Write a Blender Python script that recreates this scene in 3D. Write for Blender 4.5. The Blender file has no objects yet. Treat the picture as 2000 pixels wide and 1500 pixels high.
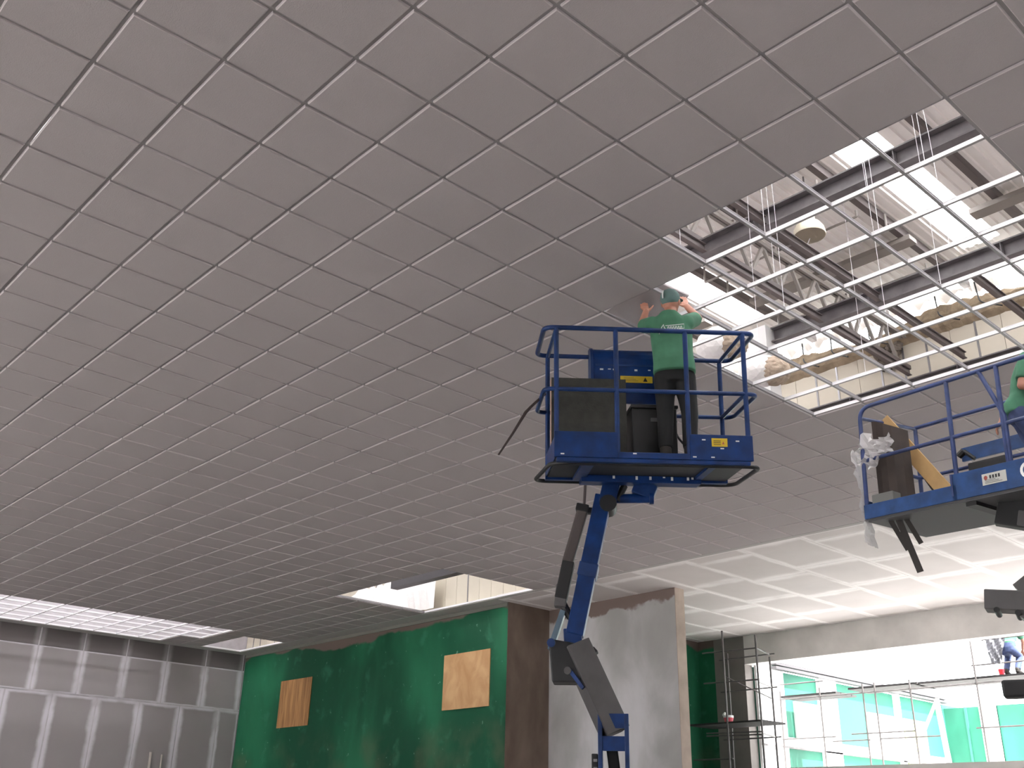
import bpy, bmesh, math, random
from mathutils import Vector, Matrix, Euler
random.seed(7)
SC = bpy.context.scene
COL = SC.collection
PI = math.pi

# ------------------------------------------------------------------ camera, sky, exposure
T = 0.61                      # ceiling module
HC = 6.127                    # ceiling height
cam_d = bpy.data.cameras.new('camera')
cam = bpy.data.objects.new('camera', cam_d)
COL.objects.link(cam)
RIGHT = Vector((0.7344956, -0.6782442, 0.0223826))
DOWN = Vector((0.2905466, 0.2844944, -0.9135894))
FWD = Vector((0.6132690, 0.6775307, 0.4060214))
M = Matrix((RIGHT, -DOWN, -FWD)).transposed().to_4x4()
CAMLOC = Vector((-1.401, -5.083, 1.6))
M.translation = CAMLOC
cam.matrix_world = M
FPX = 1963.91
cam_d.sensor_width = 36.0
cam_d.lens = FPX / 2000 * 36.0
cam_d.clip_end = 300
SC.camera = cam

world = bpy.data.worlds.new('overcast_sky')
SC.world = world
world.use_nodes = True
wb = world.node_tree.nodes['Background']
wb.inputs[0].default_value = (0.97, 0.98, 1.0, 1)
SKY = 11.0
wb.inputs[1].default_value = SKY
sun_d = bpy.data.lights.new('sun', 'SUN')
sun_d.energy = 44.0
sun_d.color = (1.0, 0.97, 0.93)
sun_d.angle = 0.03
sun = bpy.data.objects.new('sun', sun_d)
sun.rotation_euler = Vector((0.06, 0.50, -0.86)).to_track_quat('-Z', 'Y').to_euler()
COL.objects.link(sun)
SC.view_settings.view_transform = 'Standard'
SC.view_settings.look = 'None'
SC.view_settings.gamma = 1.0
SC.view_settings.use_curve_mapping = False
SC.view_settings.exposure = -0.6
SC.cycles.max_bounces = 14
SC.cycles.diffuse_bounces = 8
SC.cycles.sample_clamp_indirect = 20.0
SC.cycles.use_denoising = True


def portal(name, loc, rot, sx, sy):
    d = bpy.data.lights.new(name, 'AREA')
    d.shape = 'RECTANGLE'
    d.size, d.size_y = sx, sy
    d.cycles.is_portal = True
    o = bpy.data.objects.new(name, d)
    o.location = loc
    o.rotation_euler = rot
    COL.objects.link(o)


# ------------------------------------------------------------------ materials
def mat(name, c, rough=0.6, metal=0.0, spec=0.5, bump=0.0, bscale=60, var=0.0, vscale=6):
    m = bpy.data.materials.new(name)
    m.use_nodes = True
    nt = m.node_tree
    b = nt.nodes['Principled BSDF']
    b.inputs['Base Color'].default_value = (*c, 1)
    b.inputs['Roughness'].default_value = rough
    b.inputs['Metallic'].default_value = metal
    b.inputs['Specular IOR Level'].default_value = spec
    if bump or var:
        tc = nt.nodes.new('ShaderNodeTexCoord')
    if var:
        n = nt.nodes.new('ShaderNodeTexNoise')
        n.inputs['Scale'].default_value = vscale
        n.inputs['Detail'].default_value = 6
        r = nt.nodes.new('ShaderNodeValToRGB')
        r.color_ramp.elements[0].position = 0.3
        r.color_ramp.elements[1].position = 0.7
        r.color_ramp.elements[0].color = (*[v * (1 - var) for v in c], 1)
        r.color_ramp.elements[1].color = (*[min(1, v * (1 + var)) for v in c], 1)
        nt.links.new(tc.outputs['Object'], n.inputs['Vector'])
        nt.links.new(n.outputs['Fac'], r.inputs[0])
        nt.links.new(r.outputs[0], b.inputs['Base Color'])
    if bump:
        n2 = nt.nodes.new('ShaderNodeTexNoise')
        n2.inputs['Scale'].default_value = bscale
        n2.inputs['Detail'].default_value = 3
        bp = nt.nodes.new('ShaderNodeBump')
        bp.inputs['Strength'].default_value = bump
        bp.inputs['Distance'].default_value = 0.01
        nt.links.new(tc.outputs['Object'], n2.inputs['Vector'])
        nt.links.new(n2.outputs['Fac'], bp.inputs['Height'])
        nt.links.new(bp.outputs[0], b.inputs['Normal'])
    return m


def node(nt, kind, **kw):
    n = nt.nodes.new(kind)
    for k, v in kw.items():
        setattr(n, k, v)
    return n


def mixc(nt, fac, a, b):
    m = nt.nodes.new('ShaderNodeMix')
    m.data_type = 'RGBA'
    if hasattr(fac, 'is_linked'):
        nt.links.new(fac, m.inputs[0])
    else:
        m.inputs[0].default_value = fac
    for i, s in ((6, a), (7, b)):
        if isinstance(s, tuple):
            m.inputs[i].default_value = (*s, 1)
        else:
            nt.links.new(s, m.inputs[i])
    return m.outputs[2]


def mth(nt, op, a, b=0.0):
    m = nt.nodes.new('ShaderNodeMath')
    m.operation = op
    for i, s in ((0, a), (1, b)):
        if hasattr(s, 'is_linked'):
            nt.links.new(s, m.inputs[i])
        else:
            m.inputs[i].default_value = s
    return m.outputs[0]


def ramp(nt, f, p0, p1):
    r = nt.nodes.new('ShaderNodeMapRange')
    r.interpolation_type = 'SMOOTHSTEP'
    nt.links.new(f, r.inputs[0])
    r.inputs[1].default_value, r.inputs[2].default_value = p0, p1
    return r.outputs[0]


def noise(nt, vec, scale, detail=5, dist=0.0, stretch=None):
    if stretch:
        mp = nt.nodes.new('ShaderNodeMapping')
        mp.inputs['Scale'].default_value = stretch
        nt.links.new(vec, mp.inputs[0])
        vec = mp.outputs[0]
    n = nt.nodes.new('ShaderNodeTexNoise')
    n.inputs['Scale'].default_value = scale
    n.inputs['Detail'].default_value = detail
    n.inputs['Distortion'].default_value = dist
    nt.links.new(vec, n.inputs['Vector'])
    return n.outputs['Fac']


def start(name, rough=0.8):
    m = bpy.data.materials.new(name)
    m.use_nodes = True
    nt = m.node_tree
    b = nt.nodes['Principled BSDF']
    b.inputs['Roughness'].default_value = rough
    g = nt.nodes.new('ShaderNodeNewGeometry')
    sp = nt.nodes.new('ShaderNodeSeparateXYZ')
    nt.links.new(g.outputs['Position'], sp.inputs[0])
    return m, nt, b, g.outputs['Position'], sp.outputs


def board_mat(name, face, tape, a0, a1, across=True, dots=False, rough=0.75, wa=0.055):
    """plasterboard: grey paper face, whitish joint compound trowelled ragged over the edges of each board"""
    m, nt, b, pos, xyz = start(name, rough)
    tc = nt.nodes.new('ShaderNodeTexCoord')
    s = nt.nodes.new('ShaderNodeSeparateXYZ')
    nt.links.new(tc.outputs['Generated'], s.inputs[0])

    def edge(o, w):
        d = mth(nt, 'ABSOLUTE', mth(nt, 'SUBTRACT', o, 0.5))
        wob = mth(nt, 'MULTIPLY', mth(nt, 'SUBTRACT', noise(nt, pos, 2.3, 4), 0.5), w * 1.6)
        return ramp(nt, mth(nt, 'ADD', d, wob), 0.5 - w * 1.6, 0.5 - w * 0.3)
    f = edge(s.outputs[a0], 0.085)
    if across:
        f = mth(nt, 'MAXIMUM', f, edge(s.outputs[a1], wa))
    big = noise(nt, pos, 0.9, 4)
    facec = mixc(nt, big, tuple(v * 0.85 for v in face), tuple(v * 1.12 for v in face))
    f = mth(nt, 'MULTIPLY', f, ramp(nt, noise(nt, pos, 1.1, 3), 0.1, 0.5))
    c = mixc(nt, f, facec, tape)
    if dots:
        v = nt.nodes.new('ShaderNodeTexVoronoi')
        v.inputs['Scale'].default_value = 2.2
        v.inputs['Randomness'].default_value = 0.35
        nt.links.new(pos, v.inputs['Vector'])
        c = mixc(nt, ramp(nt, v.outputs['Distance'], 0.115, 0.075), c, tape)
    nt.links.new(c, b.inputs['Base Color'])
    return m


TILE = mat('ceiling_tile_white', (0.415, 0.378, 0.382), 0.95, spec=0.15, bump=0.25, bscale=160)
TEE = mat('grid_white_metal', (0.85, 0.84, 0.86), 0.4, spec=0.5)
TEEB = mat('cross_tee_shaded', (0.33, 0.32, 0.33), 0.45)  # unlit web sides of the cross tees painted in as darker grey
TEEF = mat('grid_flange_shaded', (0.29, 0.272, 0.275), 0.45, spec=0.5)  # groove shade painted into the flange colour
TILE_EDGE = mat('ceiling_tile_lit_rim', (0.52, 0.475, 0.48), 0.9)  # side light on the tile edges painted in as a lighter colour
GREY_STEEL = mat('dark_steel', (0.14, 0.128, 0.132), 0.5, spec=0.4, var=0.2)
GALV = mat('galvanized', (0.28, 0.27, 0.28), 0.4, metal=0.6)
ROOFW = mat('roof_white_sheet', (0.84, 0.81, 0.78), 0.6)
PURLIN = mat('purlin_brown_primer', (0.12, 0.10, 0.095), 0.6)
JOIST = mat('joist_grey_primer', (0.26, 0.235, 0.215), 0.6)
CONC = mat('floor_concrete', (0.46, 0.44, 0.42), 0.7, var=0.2, vscale=0.8)
YARD = mat('yard_concrete', (0.78, 0.77, 0.75), 0.9, var=0.1)
WHITEW = mat('white_paint', (0.8, 0.8, 0.79), 0.8)
WHITEC = mat('white_column_paint', (0.82, 0.83, 0.83), 0.8)
GREYCON = mat('beam_grey_concrete', (0.70, 0.675, 0.655), 0.8, var=0.12, vscale=1.5, bump=0.2, bscale=12)
DARKCON = mat('column_dark_concrete', (0.21, 0.19, 0.18), 0.85, var=0.15, vscale=1.5)
BLUE3 = mat('lift_blue_paint_lighter', (0.016, 0.055, 0.17), 0.4, spec=0.5, var=0.3, vscale=8)
BLUE4 = mat('lift_rail_paint_lighter', (0.03, 0.05, 0.15), 0.4, spec=0.5, var=0.3, vscale=8)
BLUE = mat('lift_blue_paint', (0.002, 0.026, 0.130), 0.4, spec=0.3, var=0.35, vscale=9)
BLUE2 = mat('lift_blue_paint_worn', (0.010, 0.033, 0.125), 0.4, spec=0.3, var=0.35, vscale=7)
BLACK = mat('lift_black', (0.012, 0.012, 0.014), 0.55)
BOOMGREY = mat('boom_grey_paint', (0.085, 0.08, 0.083), 0.45, var=0.15)
CYLC = mat('cylinder_brown_grey', (0.075, 0.06, 0.06), 0.5)
CHROME = mat('chrome_rod', (0.18, 0.15, 0.15), 0.35, metal=0.7)
UNDER = mat('platform_underside', (0.022, 0.025, 0.03), 0.6)
UNDER2 = mat('platform_underside_grey', (0.09, 0.09, 0.095), 0.6)
YELLOW = mat('yellow_sticker', (0.62, 0.43, 0.02), 0.5)
BLACKINK = mat('black_ink', (0.02, 0.02, 0.02), 0.6)
WHITEINK = mat('white_ink', (0.75, 0.76, 0.76), 0.6)
STICKW = mat('white_sticker', (0.5, 0.5, 0.47), 0.5)
REDINK = mat('red_ink', (0.35, 0.08, 0.06), 0.5)
SCAF = mat('scaffold_steel', (0.11, 0.10, 0.10), 0.5, var=0.2)
PLANK = mat('scaffold_plank', (0.035, 0.032, 0.033), 0.8, var=0.2)
SKIN = mat('skin', (0.42, 0.19, 0.13), 0.55)
SHIRT = mat('green_shirt', (0.058, 0.185, 0.108), 0.85, var=0.15, vscale=7)
TROUS = mat('dark_trousers', (0.010, 0.0105, 0.012), 0.85)
JEANS = mat('blue_jeans', (0.05, 0.07, 0.16), 0.85, var=0.25, vscale=14)
CAPM = mat('grey_green_cap', (0.10, 0.17, 0.16), 0.8)
SHOE = mat('dark_shoe', (0.03, 0.025, 0.022), 0.7)
HAIR = mat('dark_hair', (0.015, 0.012, 0.01), 0.6)
EYEW = mat('eye_white', (0.7, 0.7, 0.68), 0.3)
CARD = mat('panel_brown_edge', (0.40, 0.25, 0.20), 0.8)
PANELBACK = mat('panel_dark_back', (0.045, 0.045, 0.040), 0.9, var=0.2, vscale=14, bump=0.3)
PLASTIC = mat('clear_plastic_film', (0.72, 0.70, 0.70), 0.3, spec=0.6)
BOARDW = mat('pine_board', (0.47, 0.29, 0.12), 0.6, var=0.15, vscale=4)
BOARDD = mat('dark_board', (0.045, 0.031, 0.025), 0.7, var=0.3, vscale=5)
STRIPD = mat('dark_strip', (0.035, 0.03, 0.028), 0.7)
INSUL = mat('insulation_tan', (0.33, 0.26, 0.18), 0.95, bump=1.0, bscale=22, var=0.25, vscale=5)
INSULT = mat('insulation_torn_tan', (0.50, 0.40, 0.31), 0.95, bump=0.8, bscale=14, var=0.2, vscale=6)
INSULW = mat('insulation_white_facing', (0.88, 0.86, 0.84), 0.7, bump=0.8, bscale=9)
CREAM = mat('insulated_panel_cream', (0.58, 0.53, 0.44), 0.75, var=0.05, vscale=1.5)
LAMPW = mat('lamp_reflector', (0.72, 0.66, 0.52), 0.35)
LAMPG = mat('lamp_lens', (0.24, 0.20, 0.14), 0.25)
PINK = mat('pink_plastic', (0.75, 0.12, 0.16), 0.5)
REDP = mat('red_plastic', (0.75, 0.03, 0.05), 0.5)
RUST = mat('rod_dark_iron', (0.045, 0.03, 0.03), 0.6)
TARP = mat('grey_cloth', (0.16, 0.16, 0.18), 0.9, var=0.2)
DARKDUCT = mat('fascia_dark', (0.06, 0.055, 0.06), 0.6)

# tints the sun-bleached translucent skylight sheets
SKYL = bpy.data.materials.new('translucent_skylight_sheet')
SKYL.use_nodes = True
_nt = SKYL.node_tree
_nt.nodes.clear()
_o = _nt.nodes.new('ShaderNodeOutputMaterial')
_t = _nt.nodes.new('ShaderNodeBsdfTranslucent')
_t.inputs[0].default_value = (0.97, 0.97, 1.0, 1)
_nt.links.new(_t.outputs[0], _o.inputs[0])

# films
FILM = bpy.data.materials.new('milky_plastic_film')
FILM.use_nodes = True
_nt = FILM.node_tree
_b = _nt.nodes['Principled BSDF']
_b.inputs['Base Color'].default_value = (0.78, 0.76, 0.76, 1)
_b.inputs['Roughness'].default_value = 0.3
_b.inputs['Alpha'].default_value = 0.62


def green_mat():
    m, nt, b, pos, xyz = start('green_waterproofed_wall', 0.55)
    n1 = noise(nt, pos, 0.35, 5, 0.4, (1, 1, 0.45))
    n2 = noise(nt, pos, 2.2, 6, 0.2)
    c = mixc(nt, ramp(nt, n1, 0.36, 0.62), (0.008, 0.072, 0.036), (0.022, 0.165, 0.082))
    c = mixc(nt, mth(nt, 'MULTIPLY', ramp(nt, n2, 0.58, 0.75), 0.45), c, (0.05, 0.21, 0.125))
    n3 = noise(nt, pos, 7.0, 3)
    c = mixc(nt, mth(nt, 'MULTIPLY', ramp(nt, n3, 0.70, 0.76), 0.5), c, (0.25, 0.40, 0.32))
    # dusty brown rubbed band low on the wall
    dl = ramp(nt, mth(nt, 'ADD', xyz[2], mth(nt, 'MULTIPLY', noise(nt, pos, 0.8, 4), 1.2)), 4.5, 3.9)
    c = mixc(nt, mth(nt, 'MULTIPLY', dl, mth(nt, 'MULTIPLY', ramp(nt, noise(nt, pos, 1.3, 5), 0.45, 0.7), 0.35)), c, (0.12, 0.13, 0.08))
    # bare plaster showing along the ragged top
    wob = mth(nt, 'MULTIPLY', mth(nt, 'SUBTRACT', noise(nt, pos, 0.55, 6), 0.5), 0.9)
    top = ramp(nt, mth(nt, 'ADD', xyz[2], wob), 5.90, 5.97)
    c = mixc(nt, top, c, (0.15, 0.115, 0.10))
    nt.links.new(c, b.inputs['Base Color'])
    b.inputs['Specular IOR Level'].default_value = 0.2
    return m


def plaster_mat():
    m, nt, b, pos, xyz = start('blotchy_grey_plaster', 0.75)
    n1 = noise(nt, pos, 0.8, 6, 0.3, (1, 1, 0.6))
    n2 = noise(nt, pos, 3.0, 5, 0.2, (1, 1, 0.25))
    c = mixc(nt, ramp(nt, n1, 0.35, 0.68), (0.33, 0.325, 0.32), (0.56, 0.55, 0.57))
    c = mixc(nt, mth(nt, 'MULTIPLY', ramp(nt, n2, 0.35, 0.7), 0.35), c, (0.36, 0.36, 0.34))
    wob = mth(nt, 'MULTIPLY', mth(nt, 'SUBTRACT', noise(nt, pos, 1.8, 6), 0.5), 0.7)
    side = mth(nt, 'MULTIPLY', ramp(nt, xyz[1], 10.4, 9.2), 0.06)
    top = ramp(nt, mth(nt, 'ADD', mth(nt, 'ADD', xyz[2], wob), side), 5.88, 5.95)
    c = mixc(nt, top, c, (0.17, 0.125, 0.11))
    nt.links.new(c, b.inputs['Base Color'])
    return m


def brown_mat():
    m, nt, b, pos, xyz = start('raw_brown_plaster', 0.9)
    n1 = noise(nt, pos, 1.5, 6, 0.2, (1, 1, 0.5))
    c = mixc(nt, ramp(nt, n1, 0.3, 0.7), (0.14, 0.10, 0.078), (0.235, 0.18, 0.145))
    nt.links.new(c, b.inputs['Base Color'])
    return m


def ply_mat(name, c0, c1, axis_scale, rough=0.6):
    m = bpy.data.materials.new(name)
    m.use_nodes = True
    nt = m.node_tree
    b = nt.nodes['Principled BSDF']
    b.inputs['Roughness'].default_value = rough
    tc = nt.nodes.new('ShaderNodeTexCoord')
    f = noise(nt, tc.outputs['Object'], 2.0, 6, 0.8, axis_scale)
    f2 = noise(nt, tc.outputs['Object'], 1.1, 3, 0.5)
    c = mixc(nt, ramp(nt, f, 0.3, 0.72), c0, c1)
    c = mixc(nt, mth(nt, 'MULTIPLY', ramp(nt, f2, 0.5, 0.75), 0.3), c, tuple(v * 0.6 for v in c0))
    nt.links.new(c, b.inputs['Base Color'])
    return m


GREEN = green_mat()
PLASTER = plaster_mat()
BROWN = brown_mat()
PLY1 = ply_mat('plywood_streaked', (0.27, 0.125, 0.045), (0.50, 0.27, 0.11), (1, 6, 0.5))
PLY2 = ply_mat('plywood_pale', (0.45, 0.25, 0.11), (0.58, 0.36, 0.18), (1, 1.5, 1.0))
EXTGREEN = mat('exterior_green_wall', (0.022, 0.150, 0.100), 0.7, var=0.25, vscale=0.6)
GYP = board_mat('gypsum_board_face', (0.60, 0.555, 0.545), (0.82, 0.785, 0.78), 0, 1, True, True)
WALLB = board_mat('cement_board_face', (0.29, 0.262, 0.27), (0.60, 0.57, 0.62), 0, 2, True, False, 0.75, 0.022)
WALLB2 = board_mat('cement_board_shaded_face', (0.125, 0.108, 0.11), (0.26, 0.24, 0.25), 0, 2, False, False)  # top row: shadow band painted in, face and joints both darkened
JOINT = mat('joint_compound', (0.50, 0.47, 0.50), 0.8, var=0.12, vscale=4)
GYPJOINT = mat('ceiling_joint_compound', (0.80, 0.765, 0.76), 0.8, var=0.05, vscale=4)


# ------------------------------------------------------------------ mesh helpers
class MB:
    def __init__(s):
        s.v, s.f, s.m = [], [], []
        s.mi = 0

    def add(s, vs, fs):
        o = len(s.v)
        s.v += [tuple(v) for v in vs]
        s.f += [tuple(i + o for i in f) for f in fs]
        s.m += [s.mi] * len(fs)
        return s

    def box(s, x0, x1, y0, y1, z0, z1, R=None):
        vs = [Vector((x, y, z)) for z in (z0, z1) for x, y in ((x0, y0), (x1, y0), (x1, y1), (x0, y1))]
        if R is not None:
            vs = [R @ v for v in vs]
        return s.add(vs, [(3, 2, 1, 0), (4, 5, 6, 7), (0, 1, 5, 4), (1, 2, 6, 5), (2, 3, 7, 6), (3, 0, 4, 7)])

    def bar(s, p0, p1, w, h, up=(0, 0, 1)):
        """rectangular section along p0-p1, h along up"""
        p0, p1, up = Vector(p0), Vector(p1), Vector(up)
        d = (p1 - p0).normalized()
        sd = d.cross(up)
        if sd.length < 1e-5:
            sd = d.cross(Vector((1, 0, 0)))
        sd.normalize()
        u = sd.cross(d)
        vs = []
        for p in (p0, p1):
            for a, b in ((-1, -1), (1, -1), (1, 1), (-1, 1)):
                vs.append(p + sd * (a * w / 2) + u * (b * h / 2))
        return s.add(vs, [(0, 1, 2, 3), (7, 6, 5, 4), (0, 4, 5, 1), (1, 5, 6, 2), (2, 6, 7, 3), (3, 7, 4, 0)])

    def tube(s, pts, r, n=8, closed=False, caps=True):
        pts = [Vector(p) for p in pts]
        k = len(pts)
        rr = r if isinstance(r, (list, tuple)) else [r] * k
        tans = []
        for i in range(k):
            a = pts[(i - 1) % k] if (closed or i > 0) else pts[i]
            b = pts[(i + 1) % k] if (closed or i < k - 1) else pts[i]
            d = b - a
            tans.append(d.normalized() if d.length > 1e-9 else Vector((0, 0, 1)))
        ref = Vector((0, 0, 1)) if abs(tans[0].z) < 0.9 else Vector((1, 0, 0))
        nrm = (ref - tans[0] * ref.dot(tans[0])).normalized()
        vs = []
        for i in range(k):
            nrm = (nrm - tans[i] * nrm.dot(tans[i]))
            if nrm.length < 1e-6:
                nrm = tans[i].orthogonal()
            nrm.normalize()
            bn = tans[i].cross(nrm)
            for j in range(n):
                a = 2 * PI * j / n
                vs.append(pts[i] + (nrm * math.cos(a) + bn * math.sin(a)) * rr[i])
        fs = []
        for i in range(k if closed else k - 1):
            a, b = i * n, ((i + 1) % k) * n
            for j in range(n):
                fs.append((a + j, a + (j + 1) % n, b + (j + 1) % n, b + j))
        if not closed and caps:
            fs.append(tuple(reversed(range(n))))
            fs.append(tuple(range((k - 1) * n, k * n)))
        return s.add(vs, fs)

    def prism(s, poly, axis, a0, a1):
        """extrude a 2-D polygon; axis 0,1,2 is the extrusion axis, poly in the other two (in order)"""
        n = len(poly)
        vs = []
        for a in (a0, a1):
            for p, q in poly:
                vs.append([(a, p, q), (p, a, q), (p, q, a)][axis])
        fs = [tuple(reversed(range(n))), tuple(range(n, 2 * n))]
        for i in range(n):
            j = (i + 1) % n
            fs.append((i, j, n + j, n + i))
        return s.add(vs, fs)

    def lathe(s, c, prof, n=24, axis='z'):
        c = Vector(c)
        vs = []
        for r, z in prof:
            for j in range(n):
                a = 2 * PI * j / n
                vs.append(c + Vector((r * math.cos(a), r * math.sin(a), z)))
        fs = []
        for i in range(len(prof) - 1):
            for j in range(n):
                fs.append((i * n + j, i * n + (j + 1) % n, (i + 1) * n + (j + 1) % n, (i + 1) * n + j))
        fs.append(tuple(reversed(range(n))))
        fs.append(tuple(range((len(prof) - 1) * n, len(prof) * n)))
        return s.add(vs, fs)

    def ico(s, c, r, sub=2, sc=(1, 1, 1), jit=0.0, R=None):
        bm = bmesh.new()
        bmesh.ops.create_icosphere(bm, subdivisions=sub, radius=1)
        c = Vector(c)
        vs = []
        for v in bm.verts:
            q = Vector((v.co.x * sc[0] * r, v.co.y * sc[1] * r, v.co.z * sc[2] * r)) * (1 + random.uniform(-jit, jit))
            if R is not None:
                q = R @ q
            vs.append(c + q)
        fs = [tuple(v.index for v in f.verts) for f in bm.faces]
        bm.free()
        return s.add(vs, fs)

    def mesh(s, name, mats, smooth=False, fix=True):
        me = bpy.data.meshes.new(name)
        me.from_pydata(s.v, [], s.f)
        for m in (mats if isinstance(mats, (list, tuple)) else [mats]):
            me.materials.append(m)
        me.polygons.foreach_set('material_index', s.m)
        if fix:
            bm = bmesh.new()
            bm.from_mesh(me)
            bmesh.ops.recalc_face_normals(bm, faces=bm.faces)
            bm.to_mesh(me)
            bm.free()
        if smooth:
            me.polygons.foreach_set('use_smooth', [True] * len(me.polygons))
            try:
                me.set_sharp_from_angle(angle=math.radians(42))
            except Exception:
                pass
        me.update()
        return me

    def build(s, name, mats, parent=None, smooth=False, bevel=0.0, origin=None, fix=True):
        me = s.mesh(name, mats, smooth, fix)
        o = bpy.data.objects.new(name, me)
        COL.objects.link(o)
        if origin is not None:
            me.transform(Matrix.Translation(-Vector(origin)))
            o.location = origin
        if parent is not None:
            o.parent = parent
        if bevel:
            b = o.modifiers.new('bevel', 'BEVEL')
            b.width = bevel
            b.segments = 2
            b.limit_method = 'ANGLE'
        return o


def inst(name, me, loc, parent=None, rot=None):
    o = bpy.data.objects.new(name, me)
    o.location = loc
    if rot is not None:
        o.rotation_euler = rot
    COL.objects.link(o)
    if parent is not None:
        o.parent = parent
    return o


def empty(name, loc=(0, 0, 0), rot=(0, 0, 0), parent=None):
    o = bpy.data.objects.new(name, None)
    o.location = loc
    o.rotation_euler = rot
    o.empty_display_size = 0.1
    COL.objects.link(o)
    if parent is not None:
        o.parent = parent
    return o


def tag(o, label=None, cat=None, group=None, kind=None):
    if label:
        o['label'] = label
    if cat:
        o['category'] = cat
    if group:
        o['group'] = group
    if kind:
        o['kind'] = kind
    return o


def struct(o, label=None):
    o['kind'] = 'structure'
    if label:
        o['label'] = label
    return o


def fillet(pts, rad, closed=False, n=5):
    pts = [Vector(p) for p in pts]
    out = []
    k = len(pts)
    for i in range(k):
        if not closed and i in (0, k - 1):
            out.append(pts[i])
            continue
        a, b, c = pts[(i - 1) % k], pts[i], pts[(i + 1) % k]
        u, w = (a - b), (c - b)
        r = min(rad, u.length * 0.45, w.length * 0.45)
        p, q = b + u.normalized() * r, b + w.normalized() * r
        for j in range(n + 1):
            t = j / n
            out.append(p * (1 - t) ** 2 + b * (2 * t * (1 - t)) + q * t * t)
    return out


# ------------------------------------------------------------------ SHELL
ZR = 9.75                     # roof sheet
YL = 22.4                     # left wall
XG = 13.25                    # green wall
XP = 14.5                     # grey plaster wall
XF = 19.85                    # far beam / far wall
XB, YB = -13.0, -12.0         # walls behind and right of the camera

fl = MB().box(XB, XF + 0.3, YB, YL + 0.3, -0.2, 0).build('floor', CONC)
struct(fl, 'grey concrete floor of the hall')
yd = MB().box(XF + 0.3, 70, -40, 60, -0.2, 0).box(-70, XB, -50, 60, -0.2, 0).build('ground', YARD)
struct(yd, 'pale concrete yard outside the openings')
struct(MB().box(XF + 0.25, 30.0, -40, 9.62, 2.75, 2.95).build('bounce_slab', YARD), 'pale slab added in the bright court to bounce light inside')  # slab added at sill height to bounce daylight onto the ceiling

# left wall: whitish joint compound behind individual boards
wl = MB().box(XB, XG + 0.2, YL, YL + 0.25, 0, ZR + 0.3).build('wall_left', JOINT)
struct(wl, 'grey board wall with smeared white joints')


def wall_board(x0, x1, z0, z1, m, name='wall_panel'):
    me = MB().box(-(x1 - x0) / 2, (x1 - x0) / 2, -0.012, 0.0, -(z1 - z0) / 2, (z1 - z0) / 2).mesh(name, m)
    inst(name, me, ((x0 + x1) / 2, YL, (z0 + z1) / 2), wl)


pitch = 1.155
for k in range(-8, 6):
    a = 7.4 + pitch * k
    b = min(a + pitch, XG)
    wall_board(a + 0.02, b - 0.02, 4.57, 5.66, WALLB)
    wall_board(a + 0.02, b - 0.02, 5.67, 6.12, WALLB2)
    a2 = 6.82 + pitch * k
    b2 = min(a2 + pitch, XG)
    if b2 - a2 > 0.2:
        for z0, z1 in ((2.1, 4.53), (0.0, 2.07)):
            wall_board(a2 + 0.02, b2 - 0.02, z0, z1, WALLB)
wall_board(7.4 + pitch * 5 + 0.02 + 0.02, XG - 0.01, 2.1, 4.53, WALLB)

# green wall
wg = MB().box(XG, XG + 0.3, 11.05, YL, 0, 6.3).build('wall_green', GREEN)
struct(wg, 'green painted wall with two plywood patches')
led = MB().box(XG - 0.03, XG, 11.05, YL, 6.03, 6.11).build('trim_1', mat('ledge_dusty_grey', (0.17, 0.17, 0.15), 0.85))
struct(led, 'narrow dusty ledge along the top of the green wall')
# the recess: brown return and grey plaster wall
wr = MB().box(XG + 0.3, XP + 0.3, 11.05, 11.35, 0, 6.3).box(XG, XG + 0.3, 11.045, 11.06, 0, 6.3).build('wall_return', BROWN)
struct(wr, 'raw brown plaster return beside the green wall')
wp = MB().box(XP, XP + 0.28, 7.5, 11.05, 0, 6.3)
wpo = wp.build('wall_plaster', PLASTER)
struct(wpo, 'blotchy grey plaster pier wall')
we = MB().box(XP - 0.002, XP + 0.282, 7.488, 7.5, 0, 6.3).build('trim_2', mat('pier_edge_plaster', (0.36, 0.29, 0.25), 0.85, var=0.2, vscale=2))
struct(we, 'raw plaster end face of the pier wall')
# green wall behind, up to the far beam
wg2 = MB().box(XP + 0.28, XF + 0.2, 11.05, 11.3, 0, 6.3).box(XF, XF + 0.2, 10.55, 11.05, 0, 6.13).build('wall_green_rear', GREEN)
struct(wg2, 'dark green wall piece beyond the pier')

# far wall: sill, beam, dark column
wf = MB().box(XF, XF + 0.25, YB, 10.55, 0, 3.06).build('wall_far', GREYCON)
struct(wf, 'low grey wall under the far opening')
bm_ = MB().box(XF, XF + 0.3, YB, 9.66, 5.45, 6.3).build('beam_far', GREYCON)
struct(bm_, 'long grey concrete beam over the bright opening')
cl = MB().box(XF - 0.02, XF + 0.3, 9.66, 10.55, 3.06, 6.3).build('column_far', DARKCON)
struct(cl, 'dark concrete column under the left end of the beam')

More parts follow.
